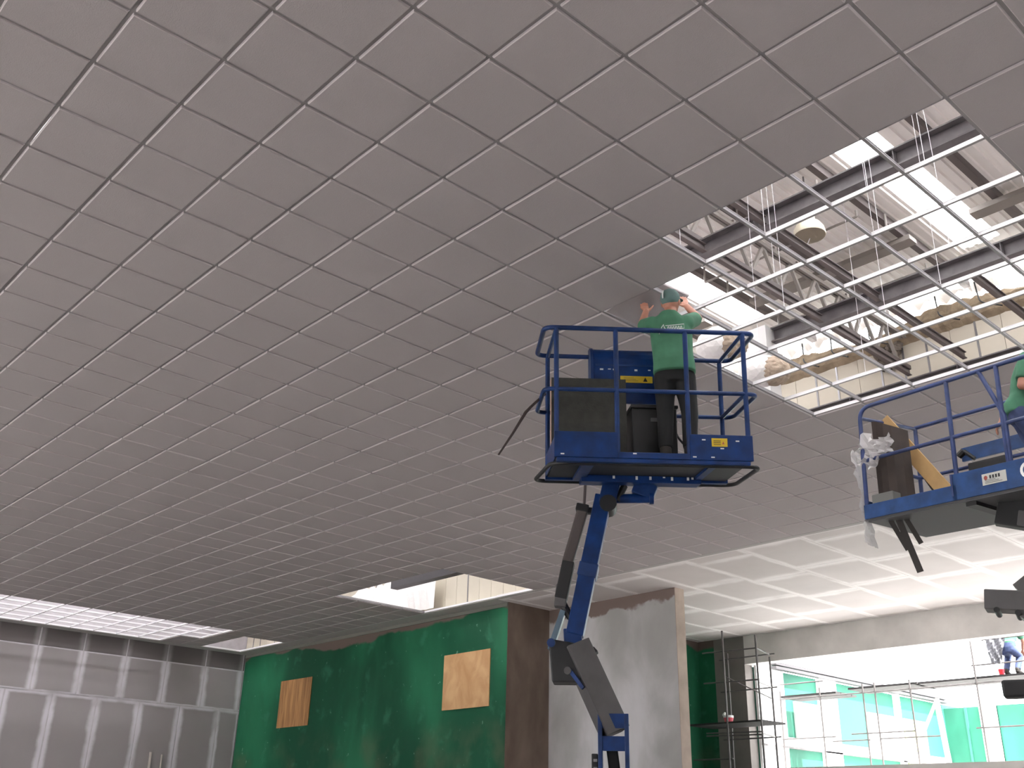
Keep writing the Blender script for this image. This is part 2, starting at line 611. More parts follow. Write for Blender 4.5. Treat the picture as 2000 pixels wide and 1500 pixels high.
# walls out of view that close the hall; the unseen back wall's openings are laid out for daylight
OPH = 3.6
lint = MB().box(XB - 0.3, XB, YB, YL, OPH, ZR + 0.3)
lint.box(XB - 0.3, XB, YB, 0.4, 0, OPH)  # end bays closed to cut light from that side
for y in (0, 6, 12, 18, YL - 0.4):
    lint.box(XB - 0.3, XB, y, y + 0.4, 0, OPH)
struct(lint.build('unseen_wall_back', WHITEW), 'unseen back wall, its openings laid out for daylight')
struct(MB().box(XB, XF + 0.3, YB - 0.3, YB, 0, ZR + 0.3).build('unseen_wall_right', WHITEW), 'unseen closed side wall')
struct(MB().box(13.35, XF + 0.3, YB, 11.3, 6.3, 6.5).build('slab_1', WHITEW), 'slab above the plasterboard ceiling')
for y0 in (0.4, 6.4, 12.4, 18.4):
    portal('opening_daylight', (XB + 0.05, y0 + (2.8 if y0 < 18 else 1.8), OPH / 2), (0, -PI / 2, 0), OPH, 5.6 if y0 < 18 else 3.6)
portal('far_opening_daylight', (XF - 0.05, (YB + 9.66) / 2, 4.25), (0, PI / 2, 0), 2.4, 9.66 - YB)

# ------------------------------------------------------------------ ROOF AND PLENUM
roof = empty('roof', (0, 0, ZR))
struct(roof, 'white corrugated roof seen through the missing tiles')
XE = 13.2
# skylight strips: (x0,x1,y0,y1)
SKYS = [(3.0, 9.40, -0.50, 0.09), (9.75, 12.30, -0.55, 0.0), (6.0, 12.05, 3.10, 3.85), (7.5, 12.9, 12.9, 13.9), (4.0, 11.0, 20.4, 21.2),
        (-9.0, 12.6, -10.6, -9.9), (-9.0, 12.6, -7.2, -6.5), (-9.0, 12.6, -3.95, -3.25), (-9.0, 2.0, 0.3, 0.95), (-9.0, 12.6, 6.6, 7.3), (-9.0, 12.6, 9.9, 10.6), (-9.0, 12.6, 16.6, 17.3)]  # this row: unseen strips added to brighten the roof space
ys = sorted({YB, YL} | {s[2] for s in SKYS} | {s[3] for s in SKYS})


def corrugated(x0, x1, y0, y1, name='roof_sheet', m=ROOFW):
    """ribs run along x; profile in y"""
    prof = []
    y = y0
    while y < y1 - 1e-6:
        for dy, dz in ((0, 0.03), (0.05, 0.03), (0.065, 0), (0.125, 0), (0.14, 0.03)):
            if y + dy < y1:
                prof.append((y + dy, dz))
        y += 0.14
    prof.append((y1, 0.03))
    prof = sorted(set(prof))
    vs, fs = [], []
    for py, pz in prof:
        vs += [(x0, py, pz), (x1, py, pz)]
    for i in range(len(prof) - 1):
        fs.append((2 * i, 2 * i + 1, 2 * i + 3, 2 * i + 2))
    o = MB().add(vs, fs).build(name, m, roof, fix=False)
    return o


def cut_strip(y0, y1):
    xs = [(XB, XE)]
    for a, b, c, d in SKYS:
        if c <= y0 + 1e-6 and d >= y1 - 1e-6:
            nx = []
            for p, q in xs:
                if b <= p or a >= q:
                    nx.append((p, q))
                else:
                    if a > p:
                        nx.append((p, a))
                    if b < q:
                        nx.append((b, q))
            xs = nx
    return xs


for i in range(len(ys) - 1):
    for p, q in cut_strip(ys[i], ys[i + 1]):
        corrugated(p, q, ys[i], ys[i + 1])
for a, b, c, d in SKYS:
    o = MB().add([(a, c, 0.02), (b, c, 0.02), (b, d, 0.02), (a, d, 0.02)], [(0, 1, 2, 3)]).build('skylight_panel', SKYL, roof, fix=False)
    o['label'] = 'bright translucent skylight strip'
    portal('skylight_daylight', ((a + b) / 2, (c + d) / 2, ZR + 0.06), (0, 0, 0), b - a, d - c)
# purlins along x
for k in range(-7, 15):
    y = 0.34 - 0.03 + 1.36 * k if False else 0.36 - 1.37 + 1.37 * k
    MB().box(XB, XE, y - 0.03, y - 0.02, -0.13, -0.01).box(XB, XE, y - 0.03, y + 0.06, -0.14, -0.13).build('purlin', PURLIN, roof)
# channel along y high under the purlins, and sag bars
for y0, y1 in ((0.25, 3.0), (-3.2, -0.62), (3.9, 12.8), (YB, -4.0)):
    MB().box(11.08, 11.30, y0, y1, -0.22, -0.145).build('channel_bracing', JOIST, roof)
for j, x in enumerate((8.15, 8.9, 9.35, 9.9, 10.5, 11.9, 12.5)):
    for y in ((0.42, 1.68) if j % 2 else (-0.92, 0.3), (1.75, 3.0)):
        MB().tube(fillet([(x, y[1], -0.05), (x, y[1], -0.32), (x, y[0], -0.32), (x, y[0], -0.22)], 0.02), 0.017, 6).build('sag_bar', JOIST, roof)

# steel beams along y, bottom flange at 8.25
for k, (x, y0, y1) in enumerate(((7.61, YB, YL), (10.29, YB, 2.17), (10.29, 5.2, YL), (12.84, YB, YL))):
    b = MB()
    w, h = 0.20, 0.24
    z0 = 8.25 if k < 3 else 7.99
    b.box(x, x + w, y0, y1, z0, z0 + 0.02).box(x, x + w, y0, y1, z0 + h - 0.02, z0 + h)
    b.box(x + w / 2 - 0.01, x + w / 2 + 0.01, y0, y1, z0 + 0.02, z0 + h - 0.02)
    o = b.build('beam_steel', GREY_STEEL)
    struct(o, 'dark steel beam above the ceiling grid')
    for yy in [v for v in (-3.0, -1.2, 0.6, 2.4, 6.0, 9.6, 13.2, 16.8, 20.4) if y0 < v < y1]:
        MB().box(x + 0.01, x + w / 2 - 0.01, yy, yy + 0.012, z0 + 0.02, z0 + h - 0.02).build('stiffener_plate', GREY_STEEL, o)


# dark secondary beams along x between the main beams
for y, segs in ((0.46, ((4.2, 7.61), (7.81, 10.29), (10.49, 12.84))), (1.34, ((4.2, 7.61), (7.81, 10.29), (10.49, 12.84))), (-0.71, ((10.49, 12.84),)), (-2.0, ((10.49, 12.84),)), (5.0, ((7.81, 12.84),)), (10.5, ((7.81, 10.29), (10.49, 12.84)))):
    for x0, x1 in segs:
        o = MB().box(x0, x1, y - .035, y + .035, 8.27, 8.28).box(x0, x1, y - .006, y + .006, 8.28, 8.37).box(x0, x1, y - .035, y + .035, 8.37, 8.38).build('beam_secondary', PURLIN)
        struct(o, 'dark secondary steel beam between two main beams')


# open-web joists (along x) on the beams
def joist(y, x0, x1, zb, zt, step=0.33):
    root = empty('truss', (x0, y, zb))
    struct(root, 'open web roof joist spanning between steel beams')
    L = x1 - x0
    h = zt - zb
    MB().box(0, L, -0.05, -0.01, 0, 0.06).box(0, L, 0.01, 0.05, 0, 0.06).build('bottom_chord', PURLIN, root)
    MB().box(0, L, -0.05, -0.01, h - 0.06, h).box(0, L, 0.01, 0.05, h - 0.06, h).build('top_chord', JOIST, root)
    n = int(L / step)
    me = MB().bar((0, 0, 0.03), (step, 0, h - 0.03), 0.045, 0.045).mesh('web_diagonal', JOIST)
    me2 = MB().bar((0, 0, h - 0.03), (step, 0, 0.03), 0.045, 0.045).mesh('web_diagonal', JOIST)
    for i in range(n):
        inst('web_diagonal', me if i % 2 == 0 else me2, (i * step, 0, 0), root)
    return root


joist(1.47, 4.2, 13.1, 8.50, 9.12)
joist(7.4, 4.2, 13.1, 8.50, 9.12)
joist(-4.4, 4.2, 13.1, 8.50, 9.12)
joist(-3.9, 4.2, 13.1, 8.50, 9.12)

# insulated wall above the green wall line
wi = empty('wall_plenum', (XE, 0, 6.2))
struct(wi, 'cream insulated wall above the ceiling')
me = MB().box(0, 0.06, 0.004, 0.396, 0, 2.84).mesh('wall_panel', CREAM)
for k in range(-30, 56):
    inst('wall_panel', me, (0, 0.4 * k - 0.03, 0.02), wi)
MB().box(0.06, 0.1, YB, YL, 0, 2.86).build('backing', mat('backing_grey', (0.2, 0.19, 0.17), 0.9), wi)
for k in range(-30, 56, 1):
    if random.random() < 0.45:
        MB().box(-0.012, 0.0, 0.4 * k - 0.05, 0.4 * k - 0.02, 0, 2.86).build('seam_strip', GALV, wi)
# crumpled insulation blanket folded over the wall head, ragged open gap above it
bl = MB()
vs, fs = [], []
yy = -11.0
rows = []
while yy < YL:
    j = random.uniform(-0.03, 0.03)
    top = 3.18 + 0.07 * math.sin(yy * 2.1) + random.uniform(-0.03, 0.03)
    rows.append([(0.02, yy, 2.78 + j * .3), (-0.10 + j, yy, 2.86), (-0.17 + j, yy, 3.0), (-0.10 + j, yy, top - 0.06), (0.02, yy, top)])
    yy += 0.09
for r in rows:
    vs += r
for i in range(len(rows) - 1):
    for j in range(4):
        fs.append((i * 5 + j, i * 5 + j + 1, (i + 1) * 5 + j + 1, (i + 1) * 5 + j))
o = MB().add(vs, fs).build('insulation_blanket', INSUL, wi, smooth=False, fix=False)
o['label'] = 'tan crumpled insulation along the wall head'
# flaps of white facing hanging ragged in the gap under the roof
vs, fs = [], []
yy = -11.0
i = 0
while yy < YL:
    z1 = 3.53
    z0 = 3.38 + random.uniform(-0.10, 0.09)
    vs += [(0.06 + random.uniform(-0.03, 0.03), yy, z0), (0.05, yy, z1)]
    if i:
        fs.append((2 * i - 2, 2 * i, 2 * i + 1, 2 * i - 1))
    yy += 0.11
    i += 1
MB().add(vs, fs).build('torn_facing', INSULW, wi, fix=False)
random.seed(5)
vs, fs = [], []
for i in range(24):
    q = 13.2 + i * .15
    vs += [(-.32 + random.uniform(-.05, .05), q, .03), (-.30 + random.uniform(-.05, .05), q + random.uniform(-.03, .03), .5), (-.27, q, .95 - .12 * abs(i - 12) / 12 + random.uniform(-.08, .08))]
    if i:
        a = 3 * i
        fs += [(a - 3, a, a + 1, a - 2), (a - 2, a + 1, a + 2, a - 1)]
MB().add(vs, fs).build('torn_facing', INSULW, wi, fix=False)
portal('eave_daylight', (XE + 0.2, 5.0, 9.5), (0, PI / 2, 0), 0.45, 33)
# cables sagging from the beam to the wall head
for y in (-1.0, 0.25, 0.9, 2.1, 2.8, 3.35):
    MB().tube(fillet([(-0.02, y, 3.45), (-0.06, y - 0.03, 3.2), (-0.25, y - 0.12, 2.95), (-0.33, y - 0.45, 2.75)], 0.2), 0.012, 6).build('wall_cable', BLACK, wi, smooth=True)
# crumpled grey sheeting against the panels
vs, fs = [], []
nx, nz = 10, 12
for a in range(nx + 1):
    for c in range(nz + 1):
        u, w = a / nx, c / nz
        sp = 0.55 * (1 - 0.35 * (1 - w))
        vs.append((-0.10 - 0.08 * math.sin(a * 2.2 + c * .4) + random.uniform(-.03, .03), 1.78 + (u - .5) * sp + random.uniform(-.02, .02), 2.42 + w * 0.42))
for a in range(nx):
    for c in range(nz):
        i0 = a * (nz + 1) + c
        fs.append((i0, i0 + 1, i0 + nz + 2, i0 + nz + 1))
sh = MB().add(vs, fs).build('plastic_sheet', mat('crumpled_sheet', (0.22, 0.19, 0.16), 0.6, var=0.4, vscale=9), wi, fix=False)
sh['label'] = 'crumpled brownish sheet stuffed against the cream wall'

o = MB().box(12.3, 12.5, 10.0, 14.1, 6.70, 6.90).build('duct', DARKDUCT)
tag(o, 'dark duct above the large far ceiling opening by the green wall', 'duct')
# white column stub by the beam end
struct(MB().box(10.17, 10.45, 2.18, 2.7, 6.3, 8.5).build('column_plenum', WHITEW), 'white painted post under the skylight')

# ------------------------------------------------------------------ SUSPENDED CEILING
ceil = empty('ceiling', (0, 0, HC))
struct(ceil, 'suspended grid ceiling of large white tiles')
A0, A1 = -8, 21
B0, B1 = -14, 36
missing = set()
for a in range(7, 14):
    for b in range(-5, 1):
        missing.add((a, b))
missing.discard((7, -1))
missing.discard((7, 0))
for a in range(0, 18):
    for b in range(31, 36):
        missing.add((a, b))
for a in range(17, 18):
    missing.discard((a, 35))
    missing.discard((a, 34))
for a in range(17, 21):
    for b in range(16, 22):
        missing.add((a, b))
for a in range(19, 21):
    for b in range(32, 36):
        missing.add((a, b))
g = 0.016
h_ = T / 2 - g


def tile_geo(mb, cx, cy, z):
    """tegular tile: face dropped below the grid, chamfered rim"""
    a, c = h_, h_ - 0.006
    vs = []
    for s, zz in ((a, 0.012), (a, -0.011), (c, -0.016)):
        vs += [(cx - s, cy - s, z + zz), (cx + s, cy - s, z + zz), (cx + s, cy + s, z + zz), (cx - s, cy + s, z + zz)]
    fs = [(0, 1, 2, 3), (11, 10, 9, 8)]
    mb.mi = 0
    mb.add(vs, fs)
    o_ = len(mb.v) - 12
    fs = []
    for k in (0, 4):
        for j in range(4):
            n = (j + 1) % 4
            fs.append((o_ + k + j, o_ + k + 4 + j, o_ + k + 4 + n, o_ + k + n))
    mb.f += fs
    mb.m += [1] * len(fs)


cells = []
for a in range(A0, A1):
    for b in range(B0, B1):
        if (a, b) in missing:
            continue
        p = Vector(((a + .5) * T, (b + .5) * T, HC)) - CAMLOC
        dz = p.dot(FWD)
        vis = False
        if dz > 1:
            x = 1000 + FPX * p.dot(RIGHT) / dz
            y = 750 + FPX * p.dot(DOWN) / dz
            vis = -60 < x < 2060 and -60 < y < 1560
        cells.append((0 if vis else 1, p.length, a, b))
cells.sort()
tm = MB()
tile_geo(tm, 0, 0, 0)
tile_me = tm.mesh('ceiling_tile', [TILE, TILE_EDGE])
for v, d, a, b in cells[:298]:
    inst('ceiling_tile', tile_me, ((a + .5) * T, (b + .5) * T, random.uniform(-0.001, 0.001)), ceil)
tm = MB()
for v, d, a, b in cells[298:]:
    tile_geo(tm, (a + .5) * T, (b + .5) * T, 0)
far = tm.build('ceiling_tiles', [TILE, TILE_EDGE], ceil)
far['kind'] = 'stuff'


def tee(mb, p, q, w=0.024):
    (x0, y0), (x1, y1) = p, q
    if abs(x1 - x0) < 1e-6:
        mb.mi = 1
        mb.box(x0 - w / 2, x0 + w / 2, y0, y1, 0.0, 0.002)
        mb.mi = 0
        mb.box(x0 - 0.002, x0 + 0.002, y0, y1, 0.002, 0.034).box(x0 - 0.005, x0 + 0.005, y0, y1, 0.034, 0.042)
    else:
        mb.mi = 1
        mb.box(x0, x1, y0 - w / 2, y0 + w / 2, -0.0008, 0.0012)
        mb.mi = 0
        mb.box(x0, x1, y0 - 0.002, y0 + 0.002, 0.0012, 0.034).box(x0, x1, y0 - 0.005, y0 + 0.005, 0.034, 0.042)


for a in range(A0, A1 + 1):
    mb = MB()
    if 17 < a < 21:
        segs = ((B0, 16), (22, 32 if a > 19 else 36)) if a < 21 else ((B0, B1),)
        if a == 20:
            segs = ((B0, 16), (22, 32))
    else:
        segs = ((B0, B1),)
    for s0, s1 in segs:
        tee(mb, (a * T, s0 * T), (a * T, s1 * T))
    mb.build('grid_tee', [TEE, TEEF], ceil)
for b in range(B0, B1 + 1):
    mb = MB()
    segs = ((A0, 17),) if 16 < b < 22 else (((A0, 19),) if 32 < b < 36 else ((A0, A1),))
    for s0, s1 in segs:
        tee(mb, (s0 * T, b * T), (s1 * T, b * T))
    mb.build('grid_tee', [TEEB if b < 31 else TEE, TEEF], ceil)  # nearer cross tees take the painted shade, far ones the lit white
# borders between the grid and the walls
BORD = mat('border_board_grey', (0.43, 0.41, 0.40), 0.9)
MB().box(A1 * T + 0.02, XG, 11.05, YL, -0.012, 0.01).box(A0 * T, A1 * T + 0.02, B1 * T + 0.013, YL, -0.012, 0.01).build('border_board', BORD, ceil)
MB().box(A1 * T + 0.014, 12.915, B0 * T, 11.05, -0.010, 0.01).build('border_board', BORD, ceil)
# hanger wires from the roof to the open grid
for x, y, dx in ((8 * T, -2.6, 0), (8 * T, -1.22, .12), (8.05 * T, -3 * T - .3, .1), (9 * T, -1.9, -.05), (9 * T, -.9, 0), (10 * T, -2.2, .1), (10 * T, -.6, .05),
                 (11 * T, -1.83, 0), (11 * T, .1, -.08), (12 * T, -1.0, .05), (12 * T, -2.5, 0), (13 * T, -.4, 0), (8 * T, -.35, .06), (9 * T, -3.05, .08)):
    MB().tube([(x, y, 0.03), (x + dx * .3, y + dx * .2, 1.2), (x + dx, y + dx, 2.6)], 0.0026, 5).build('hanger_wire', TEE, ceil)
# plenum: back of the closed tiles needs nothing more

# the tile being fitted
tm = MB()
tile_geo(tm, 0, 0, 0)
tl = tm.build('ceiling_tile', [TILE, TILE_EDGE])
tl.location = (8.5 * T + 0.01, 0.5 * T + 0.005, HC + 0.095)
ux = Vector((0.61, 0.0, 0.04)).normalized()
vy = Vector((0.0, 0.61, -0.15)).normalized()
wz = ux.cross(vy).normalized()
vy = wz.cross(ux)
Mt = Matrix((ux, vy, wz)).transposed()
tl.rotation_euler = Mt.to_euler()
tag(tl, 'tilted white ceiling tile being pushed into the grid by the worker in the cap', 'ceiling tile')

# plasterboard ceiling beyond
gy = MB().box(12.915, XF, YB, 11.05, 0.004, 0.09).build('ceiling', GYPJOINT)
gy.location = (0, 0, HC)
struct(gy, 'plasterboard ceiling with white taped joints')
bw, blen = 1.2, 1.83
j = 0
y = -11.99
row = 0
ystart = 6.04 - 15 * bw
for r in range(0, 20):
    y0 = ystart + r * bw
    y1 = y0 + bw
    if y1 > 11.05:
        y1 = 11.05
    if y1 - y0 < 0.2 or y0 > 11.0 or y0 < YB:
        continue
    x = 12.93 - (0 if r % 2 else 0.9)
    off = {0: 0.39, 1: 1.85}[r % 2]
    xs = [12.93]
    xx = 12.93 + off
    while xx < XF - 0.1:
        xs.append(xx)
        xx += blen
    xs.append(XF - 0.005)
    for i in range(len(xs) - 1):
        x0, x1 = xs[i], xs[i + 1]
        me = MB().box(-(x1 - x0) / 2 + .01, (x1 - x0) / 2 - .01, -(y1 - y0) / 2 + .01, (y1 - y0) / 2 - .01, -0.004, 0.004).mesh('gypsum_board', GYP)
        inst('gypsum_board', me, ((x0 + x1) / 2, (y0 + y1) / 2, 0.0), gy)

# ------------------------------------------------------------------ plywood patches on the green wall
for (y0, y1, z0, z1, m, lab) in ((18.65, 20.2, 3.98, 5.2, PLY1, 'streaky orange-brown plywood sheet on the green wall, nearer the grey corner'),
                                 (11.57, 13.14, 4.0, 5.19, PLY2, 'pale tan plywood sheet on the green wall, nearer the brown return')):
    o = MB().box(XG - 0.02, XG, y0, y1, z0, z1).build('plywood_sheet', m, origin=(XG - .01, (y0 + y1) / 2, z0))
    tag(o, lab, 'plywood', 'plywood patches on the green wall')
# two pale battens leaning on the left wall
for k, (x, h, lean) in enumerate(((10.8, 3.30, .12), (11.12, 3.26, .10))):
    o = MB().bar((x, YL - 0.25, 0.0), (x, YL - 0.035, h), 0.055 if k == 0 else 0.03, 0.03, (0, 1, 0)).build('batten', mat('pale_wood', (0.5, 0.45, 0.42), 0.8), origin=(x, YL - .25, 0))
    tag(o, ('thicker pale batten leaning on the grey board wall' if k == 0 else 'thinner pale batten leaning on the grey board wall'), 'batten', 'battens on the board wall')


# ------------------------------------------------------------------ BOOM LIFTS
def sticker(parent, name, x0, x1, z0, z1, y, m):
    return MB().box(x0, x1, y - 0.003, y, z0, z1).build(name, m, parent)


def basket(root, loc, rot, W, D, H, posts, gate, split_toe, undermat, PR, PT, hoop=False):
    """work basket: floor mesh with rails, posts, toe boards as its sub-parts; local x along, y away, z up"""
    bk = MB().box(0, W, 0, D, -0.05, 0.0).build('basket', undermat, root)
    bk.location, bk.rotation_euler = loc, rot
    e = 0.0 if hoop else 0.10
    r = 0.021

    def loop(z, ex, rad=0.09):
        return fillet([(-ex, 0, z), (W + ex, 0, z), (W + ex, D, z), (-ex, D, z)], rad, True)
    if hoop:
        MB().tube([(0, D, H), (W, D, H)], r, 10).build('top_rail', PR, bk, smooth=True)
    else:
        MB().tube(loop(H, e), r, 10, True).build('top_rail', PR, bk, smooth=True)
    MB().tube(loop(H * 0.5, e), r * 0.9, 10, True).build('mid_rail', PR, bk, smooth=True)
    if hoop:
        MB().tube(fillet([(0, 0, -.04), (0, 0, H), (W, 0, H), (W, 0, -.04)], .13, False, 7), r, 10).build('rail_hoop', PR, bk, smooth=True)
    for x in posts:
        if hoop and x in (0, W):
            continue
        MB().tube([(x, 0, -0.04), (x, 0, H)], r, 10).build('post', PR, bk, smooth=True)
    for x in (0, W * 0.5, W):
        MB().tube([(x, D, -0.04), (x, D, H)], r, 10).build('post', PR, bk, smooth=True)
    for x in (0, W):
        MB().tube([(x, 0, H - (.10 if hoop else .01)), (x, D, H - 0.01)], r * .9, 8).build('side_rail', PR, bk, smooth=True)
        if x or W > 2:
            MB().tube([(x, 0, H * .5), (x, D, H * .5)], r * .9, 8).build('side_rail', PR, bk, smooth=True)
    # toe boards
    for a, b, h in split_toe:
        MB().box(a, b, -0.024, -0.008, -0.04, h).build('toe_board', PT, bk, bevel=0.004)
    for x in (-0.012, W + 0.004):
        MB().box(x, x + 0.008, 0, D, -0.04, 0.15).build('toe_board', PT, bk)
    MB().box(0, W, D, D + 0.01, -0.04, 0.13).build('toe_board', PT, bk)
    return bk


# ---- lift 1
L1 = empty('boom_lift', (4.93, 0.61, 0))
tag(L1, 'blue articulated boom lift in mid picture, its whole basket raised to the ceiling hole', 'boom lift', 'boom lifts')
B1L = Vector((4.011, .339, 4.405))
B1R = Euler((.12, -.019, -.682), 'XYZ')
W1, D1, H1 = 1.583, .752, 1.075
bk1 = basket(L1, B1L - Vector(L1.location), B1R, W1, D1, H1, (0, .5, 1.09, W1), (.5, 1.09),
             ((-0.02, .5, .175), (1.09, W1 + .03, .175), (.5, 1.09, .012)), UNDER, BLUE2, BLUE)
MB1 = Matrix.Translation(B1L) @ B1R.to_matrix().to_4x4()
# bumper hoop under the floor
MB().tube(fillet([(-.04, .05, -.075), (W1 + .10, .02, -.075), (W1 + .11, D1 + .12, -.06), (-.11, D1 + .12, -.06)], .13, True, 7), .018, 10, True).build('bumper_hoop', BLACK, bk1, smooth=True)
MB().box(.28, 1.33, D1 - .16, D1 + .02, -.11, -.05).build('underside_beam', BLUE, bk1, bevel=.006)
MB().box(.22, .32, -.02, D1 + .02, -.075, -.05).build('underside_beam', BLUE2, bk1)
MB().box(1.27, 1.33, -.02, D1 + .02, -.075, -.05).build('underside_beam', BLUE, bk1)
MB().box(.0, W1, -.03, .03, -.075, -.045).build('floor_edge', BLUE, bk1)
MB().box(-.02, W1 + .02, D1 - .01, D1 + .05, -.07, -.04).build('floor_edge', BLUE, bk1)
# perforated floor: slats
sm = MB()
for k in range(9):
    sm.box(.03, W1 - .03, .06 + k * .08, .10 + k * .08, 0.0, 0.006)
o = sm.build('floor_mesh', UNDER2, bk1)
# control console on the far rail: rounded lid box
CY = .62
prof = [(CY, .70), (CY, .98)] + [(CY + .10 - .10 * math.cos(t), .98 + .155 * math.sin(t)) for t in [PI / 2 * q / 5 for q in range(1, 6)]] + [(CY + .16, 1.135), (CY + .16, .70)]
cons = MB().prism(prof, 0, .40, 1.02).build('control_console', BLUE, bk1, bevel=.006)
MB().prism([(p + (CY + .12 - p) * -.06, q + (.9 - q) * -.04) for p, q in prof], 0, .375, .40).build('console_end_plate', BLUE2, bk1)
MB().box(.42, 1.0, CY - .006, CY, .955, .97).build('console_lip', BLUE2, bk1)
MB().box(.44, .98, CY - .02, CY, .60, .70).build('console_skirt', BLUE, bk1)
st = sticker(bk1, 'warning_sticker', .64, .93, .80, .862, CY - .003, YELLOW)
MB().add([(.845, CY - .0075, .812), (.885, CY - .0075, .812), (.865, CY - .0075, .852)], [(0, 1, 2)]).build('warning_triangle', BLACKINK, bk1, fix=False)
for k in range(3):
    MB().box(.67, .80 - .02 * k, CY - .0075, CY - .0065, .815 + .014 * k, .820 + .014 * k).build('printed_line', mat('sticker_print', (.30, .2, .03), .6), bk1)
random.seed(3)
for k in range(6):
    x = random.uniform(.45, .98)
    MB().box(x, x + random.uniform(.012, .035), CY - .003, CY - .0015, .915 + random.uniform(-.006, .006), .927).build('paint_chip', WHITEINK, bk1)
# stickers and chips on the toe boards
st = sticker(bk1, 'warning_sticker', 1.27, 1.40, .075, .145, -.0245, YELLOW)
MB().add([(1.355, -.0285, .095), (1.375, -.0285, .095), (1.365, -.0285, .12)], [(0, 1, 2)]).build('warning_triangle', REDINK, bk1, fix=False)
for k in range(3):
    MB().box(1.285, 1.345, -.0285, -.028, .09 + .015 * k, .095 + .015 * k).build('printed_line', BLACKINK, bk1)
for x, z in ((1.19, .125), (1.47, .12), (1.34, .055), (.03, -.02), (.62, -.005), (1.11, -.02), (1.26, -.02)):
    MB().box(x, x + .03, -.0265, -.0245, z, z + .01).build('paint_chip', WHITEINK, bk1)
for x in (.55, .75, .87, .99, 1.06, 1.2, 1.24):
    MB().box(x, x + .02, D1 - .1625, D1 - .16, -.065 - random.uniform(0, .03), -.056).build('paint_chip', WHITEINK, bk1)
MB().tube(fillet([(1.13, .60, .45), (1.08, .5, .36), (1.10, .42, .25), (1.16, .46, .20), (1.18, .55, .24)], .08), .010, 6).build('control_cable', BLACK, bk1, smooth=True)


# boom built in lift coordinates (root at floor)
def LP(p):
    return Vector(p) - Vector(L1.location)


fh1 = Vector((.756, .654, 0))
rh1 = Vector((.654, -.756, 0))
up = Vector((0, 0, 1))
# basket mount
MB().bar(LP((4.92, .623, 4.22)), LP((4.97, .60, 4.44)), .15, .16, fh1).build('basket_mount', BLUE2, L1, bevel=.01)
MB().bar(LP((5.13, .40, 4.30)), LP((5.16, .36, 4.42)), .20, .10, fh1).build('basket_mount', BLUE2, L1, bevel=.01)
MB().tube([LP((4.95, .60, 4.285)), LP((5.18, .33, 4.285))], [.042, .042], 12).tube([LP((5.165, .345, 4.285)), LP((5.19, .318, 4.285))], .055, 12).build('rotator', BLUE, L1, smooth=True)
MB().tube([LP((4.97, .55, 4.26)), LP((5.02, .5, 4.40))], .03, 8).build('mount_strut', BLACK, L1, smooth=True)
# jib: blue box beam and parallel cylinder
J0, J1 = Vector((4.905, .645, 4.30)), Vector((4.735, .84, 3.10))
MB().bar(LP(J0), LP(J1), .145, .15, fh1).build('jib', BLUE, L1, bevel=.008)
jm = J0.lerp(J1, .52)
MB().bar(LP(J0.lerp(J1, .50)), LP(J0.lerp(J1, .60)), .165, .165, fh1).build('jib_collar', BLUE2, L1, bevel=.01)
MB().tube([LP((4.93, .615, 4.22)) - fh1 * .09, LP((4.93, .615, 4.22)) + fh1 * .1], .075, 14).build('jib_pivot', BLACK, L1, smooth=True)
C0, C1 = Vector((4.79, .775, 4.22)), Vector((4.69, .885, 3.70))
MB().tube([LP((4.80, .765, 4.44)), LP(C0)], .013, 8).build('cylinder_rod', CHROME, L1, smooth=True)
MB().bar(LP(C0), LP(C1), .095, .10, fh1).build('level_cylinder', CYLC, L1, bevel=.02)
MB().bar(LP((4.785, .78, 4.225)), LP((4.775, .79, 4.16)), .11, .12, fh1).build('cylinder_head', BLACK, L1, bevel=.01)
MB().bar(LP((4.79, .775, 4.18)), LP((4.9, .65, 4.16)), .05, .06, fh1).build('link_arm', BLACK, L1)
MB().bar(LP((4.70, .875, 3.72)), LP((4.655, .925, 3.40)), .105, .11, fh1).build('cylinder_body', BLACK, L1, bevel=.01)
MB().bar(LP((4.665, .915, 3.52)), LP((4.65, .93, 3.33)), .10, .10, fh1).build('cylinder_sleeve', BOOMGREY, L1, bevel=.01)
MB().tube(fillet([LP((4.67, .91, 3.36)), LP((4.70, .87, 3.26)), LP((4.75, .82, 3.19)), LP((4.75, .815, 3.05))], .06), .032, 8).build('hose_bundle', BLACK, L1, smooth=True)
MB().bar(LP((4.67, .91, 3.30)), LP((4.60, .99, 2.98)), .045, .10, fh1).build('fly_plate', mat('worn_blue_grey', (.10, .16, .22), .4, var=.3), L1)
MB().bar(LP((4.72, .85, 3.15)), LP((4.725, .845, 3.02)), .15, .12, fh1).build('knuckle_collar', BLUE, L1, bevel=.008)
# knuckle
kp = [LP((4.595, .999, 3.06)), LP((4.75, .82, 3.02)), LP((4.80, .765, 2.86)), LP((4.76, .81, 2.71)), LP((4.615, .975, 2.71))]
mk = MB()
n = len(kp)
mk.add([p - fh1 * .10 for p in kp] + [p + fh1 * .10 for p in kp], [tuple(range(n)), tuple(range(n, 2 * n))] + [(i, (i + 1) % n, n + (i + 1) % n, n + i) for i in range(n)])
mk.build('knuckle', BLACK, L1, bevel=.012)
MB().tube([LP((4.61, .98, 3.02)) - fh1 * .13, LP((4.61, .98, 3.02)) + fh1 * .13], .035, 12).build('knuckle_pin', BLUE2, L1, smooth=True)
MB().tube([LP((4.70, .88, 2.80)) - fh1 * .12, LP((4.70, .88, 2.80)) + fh1 * .12], .03, 12).build('knuckle_pin', BOOMGREY, L1, smooth=True)
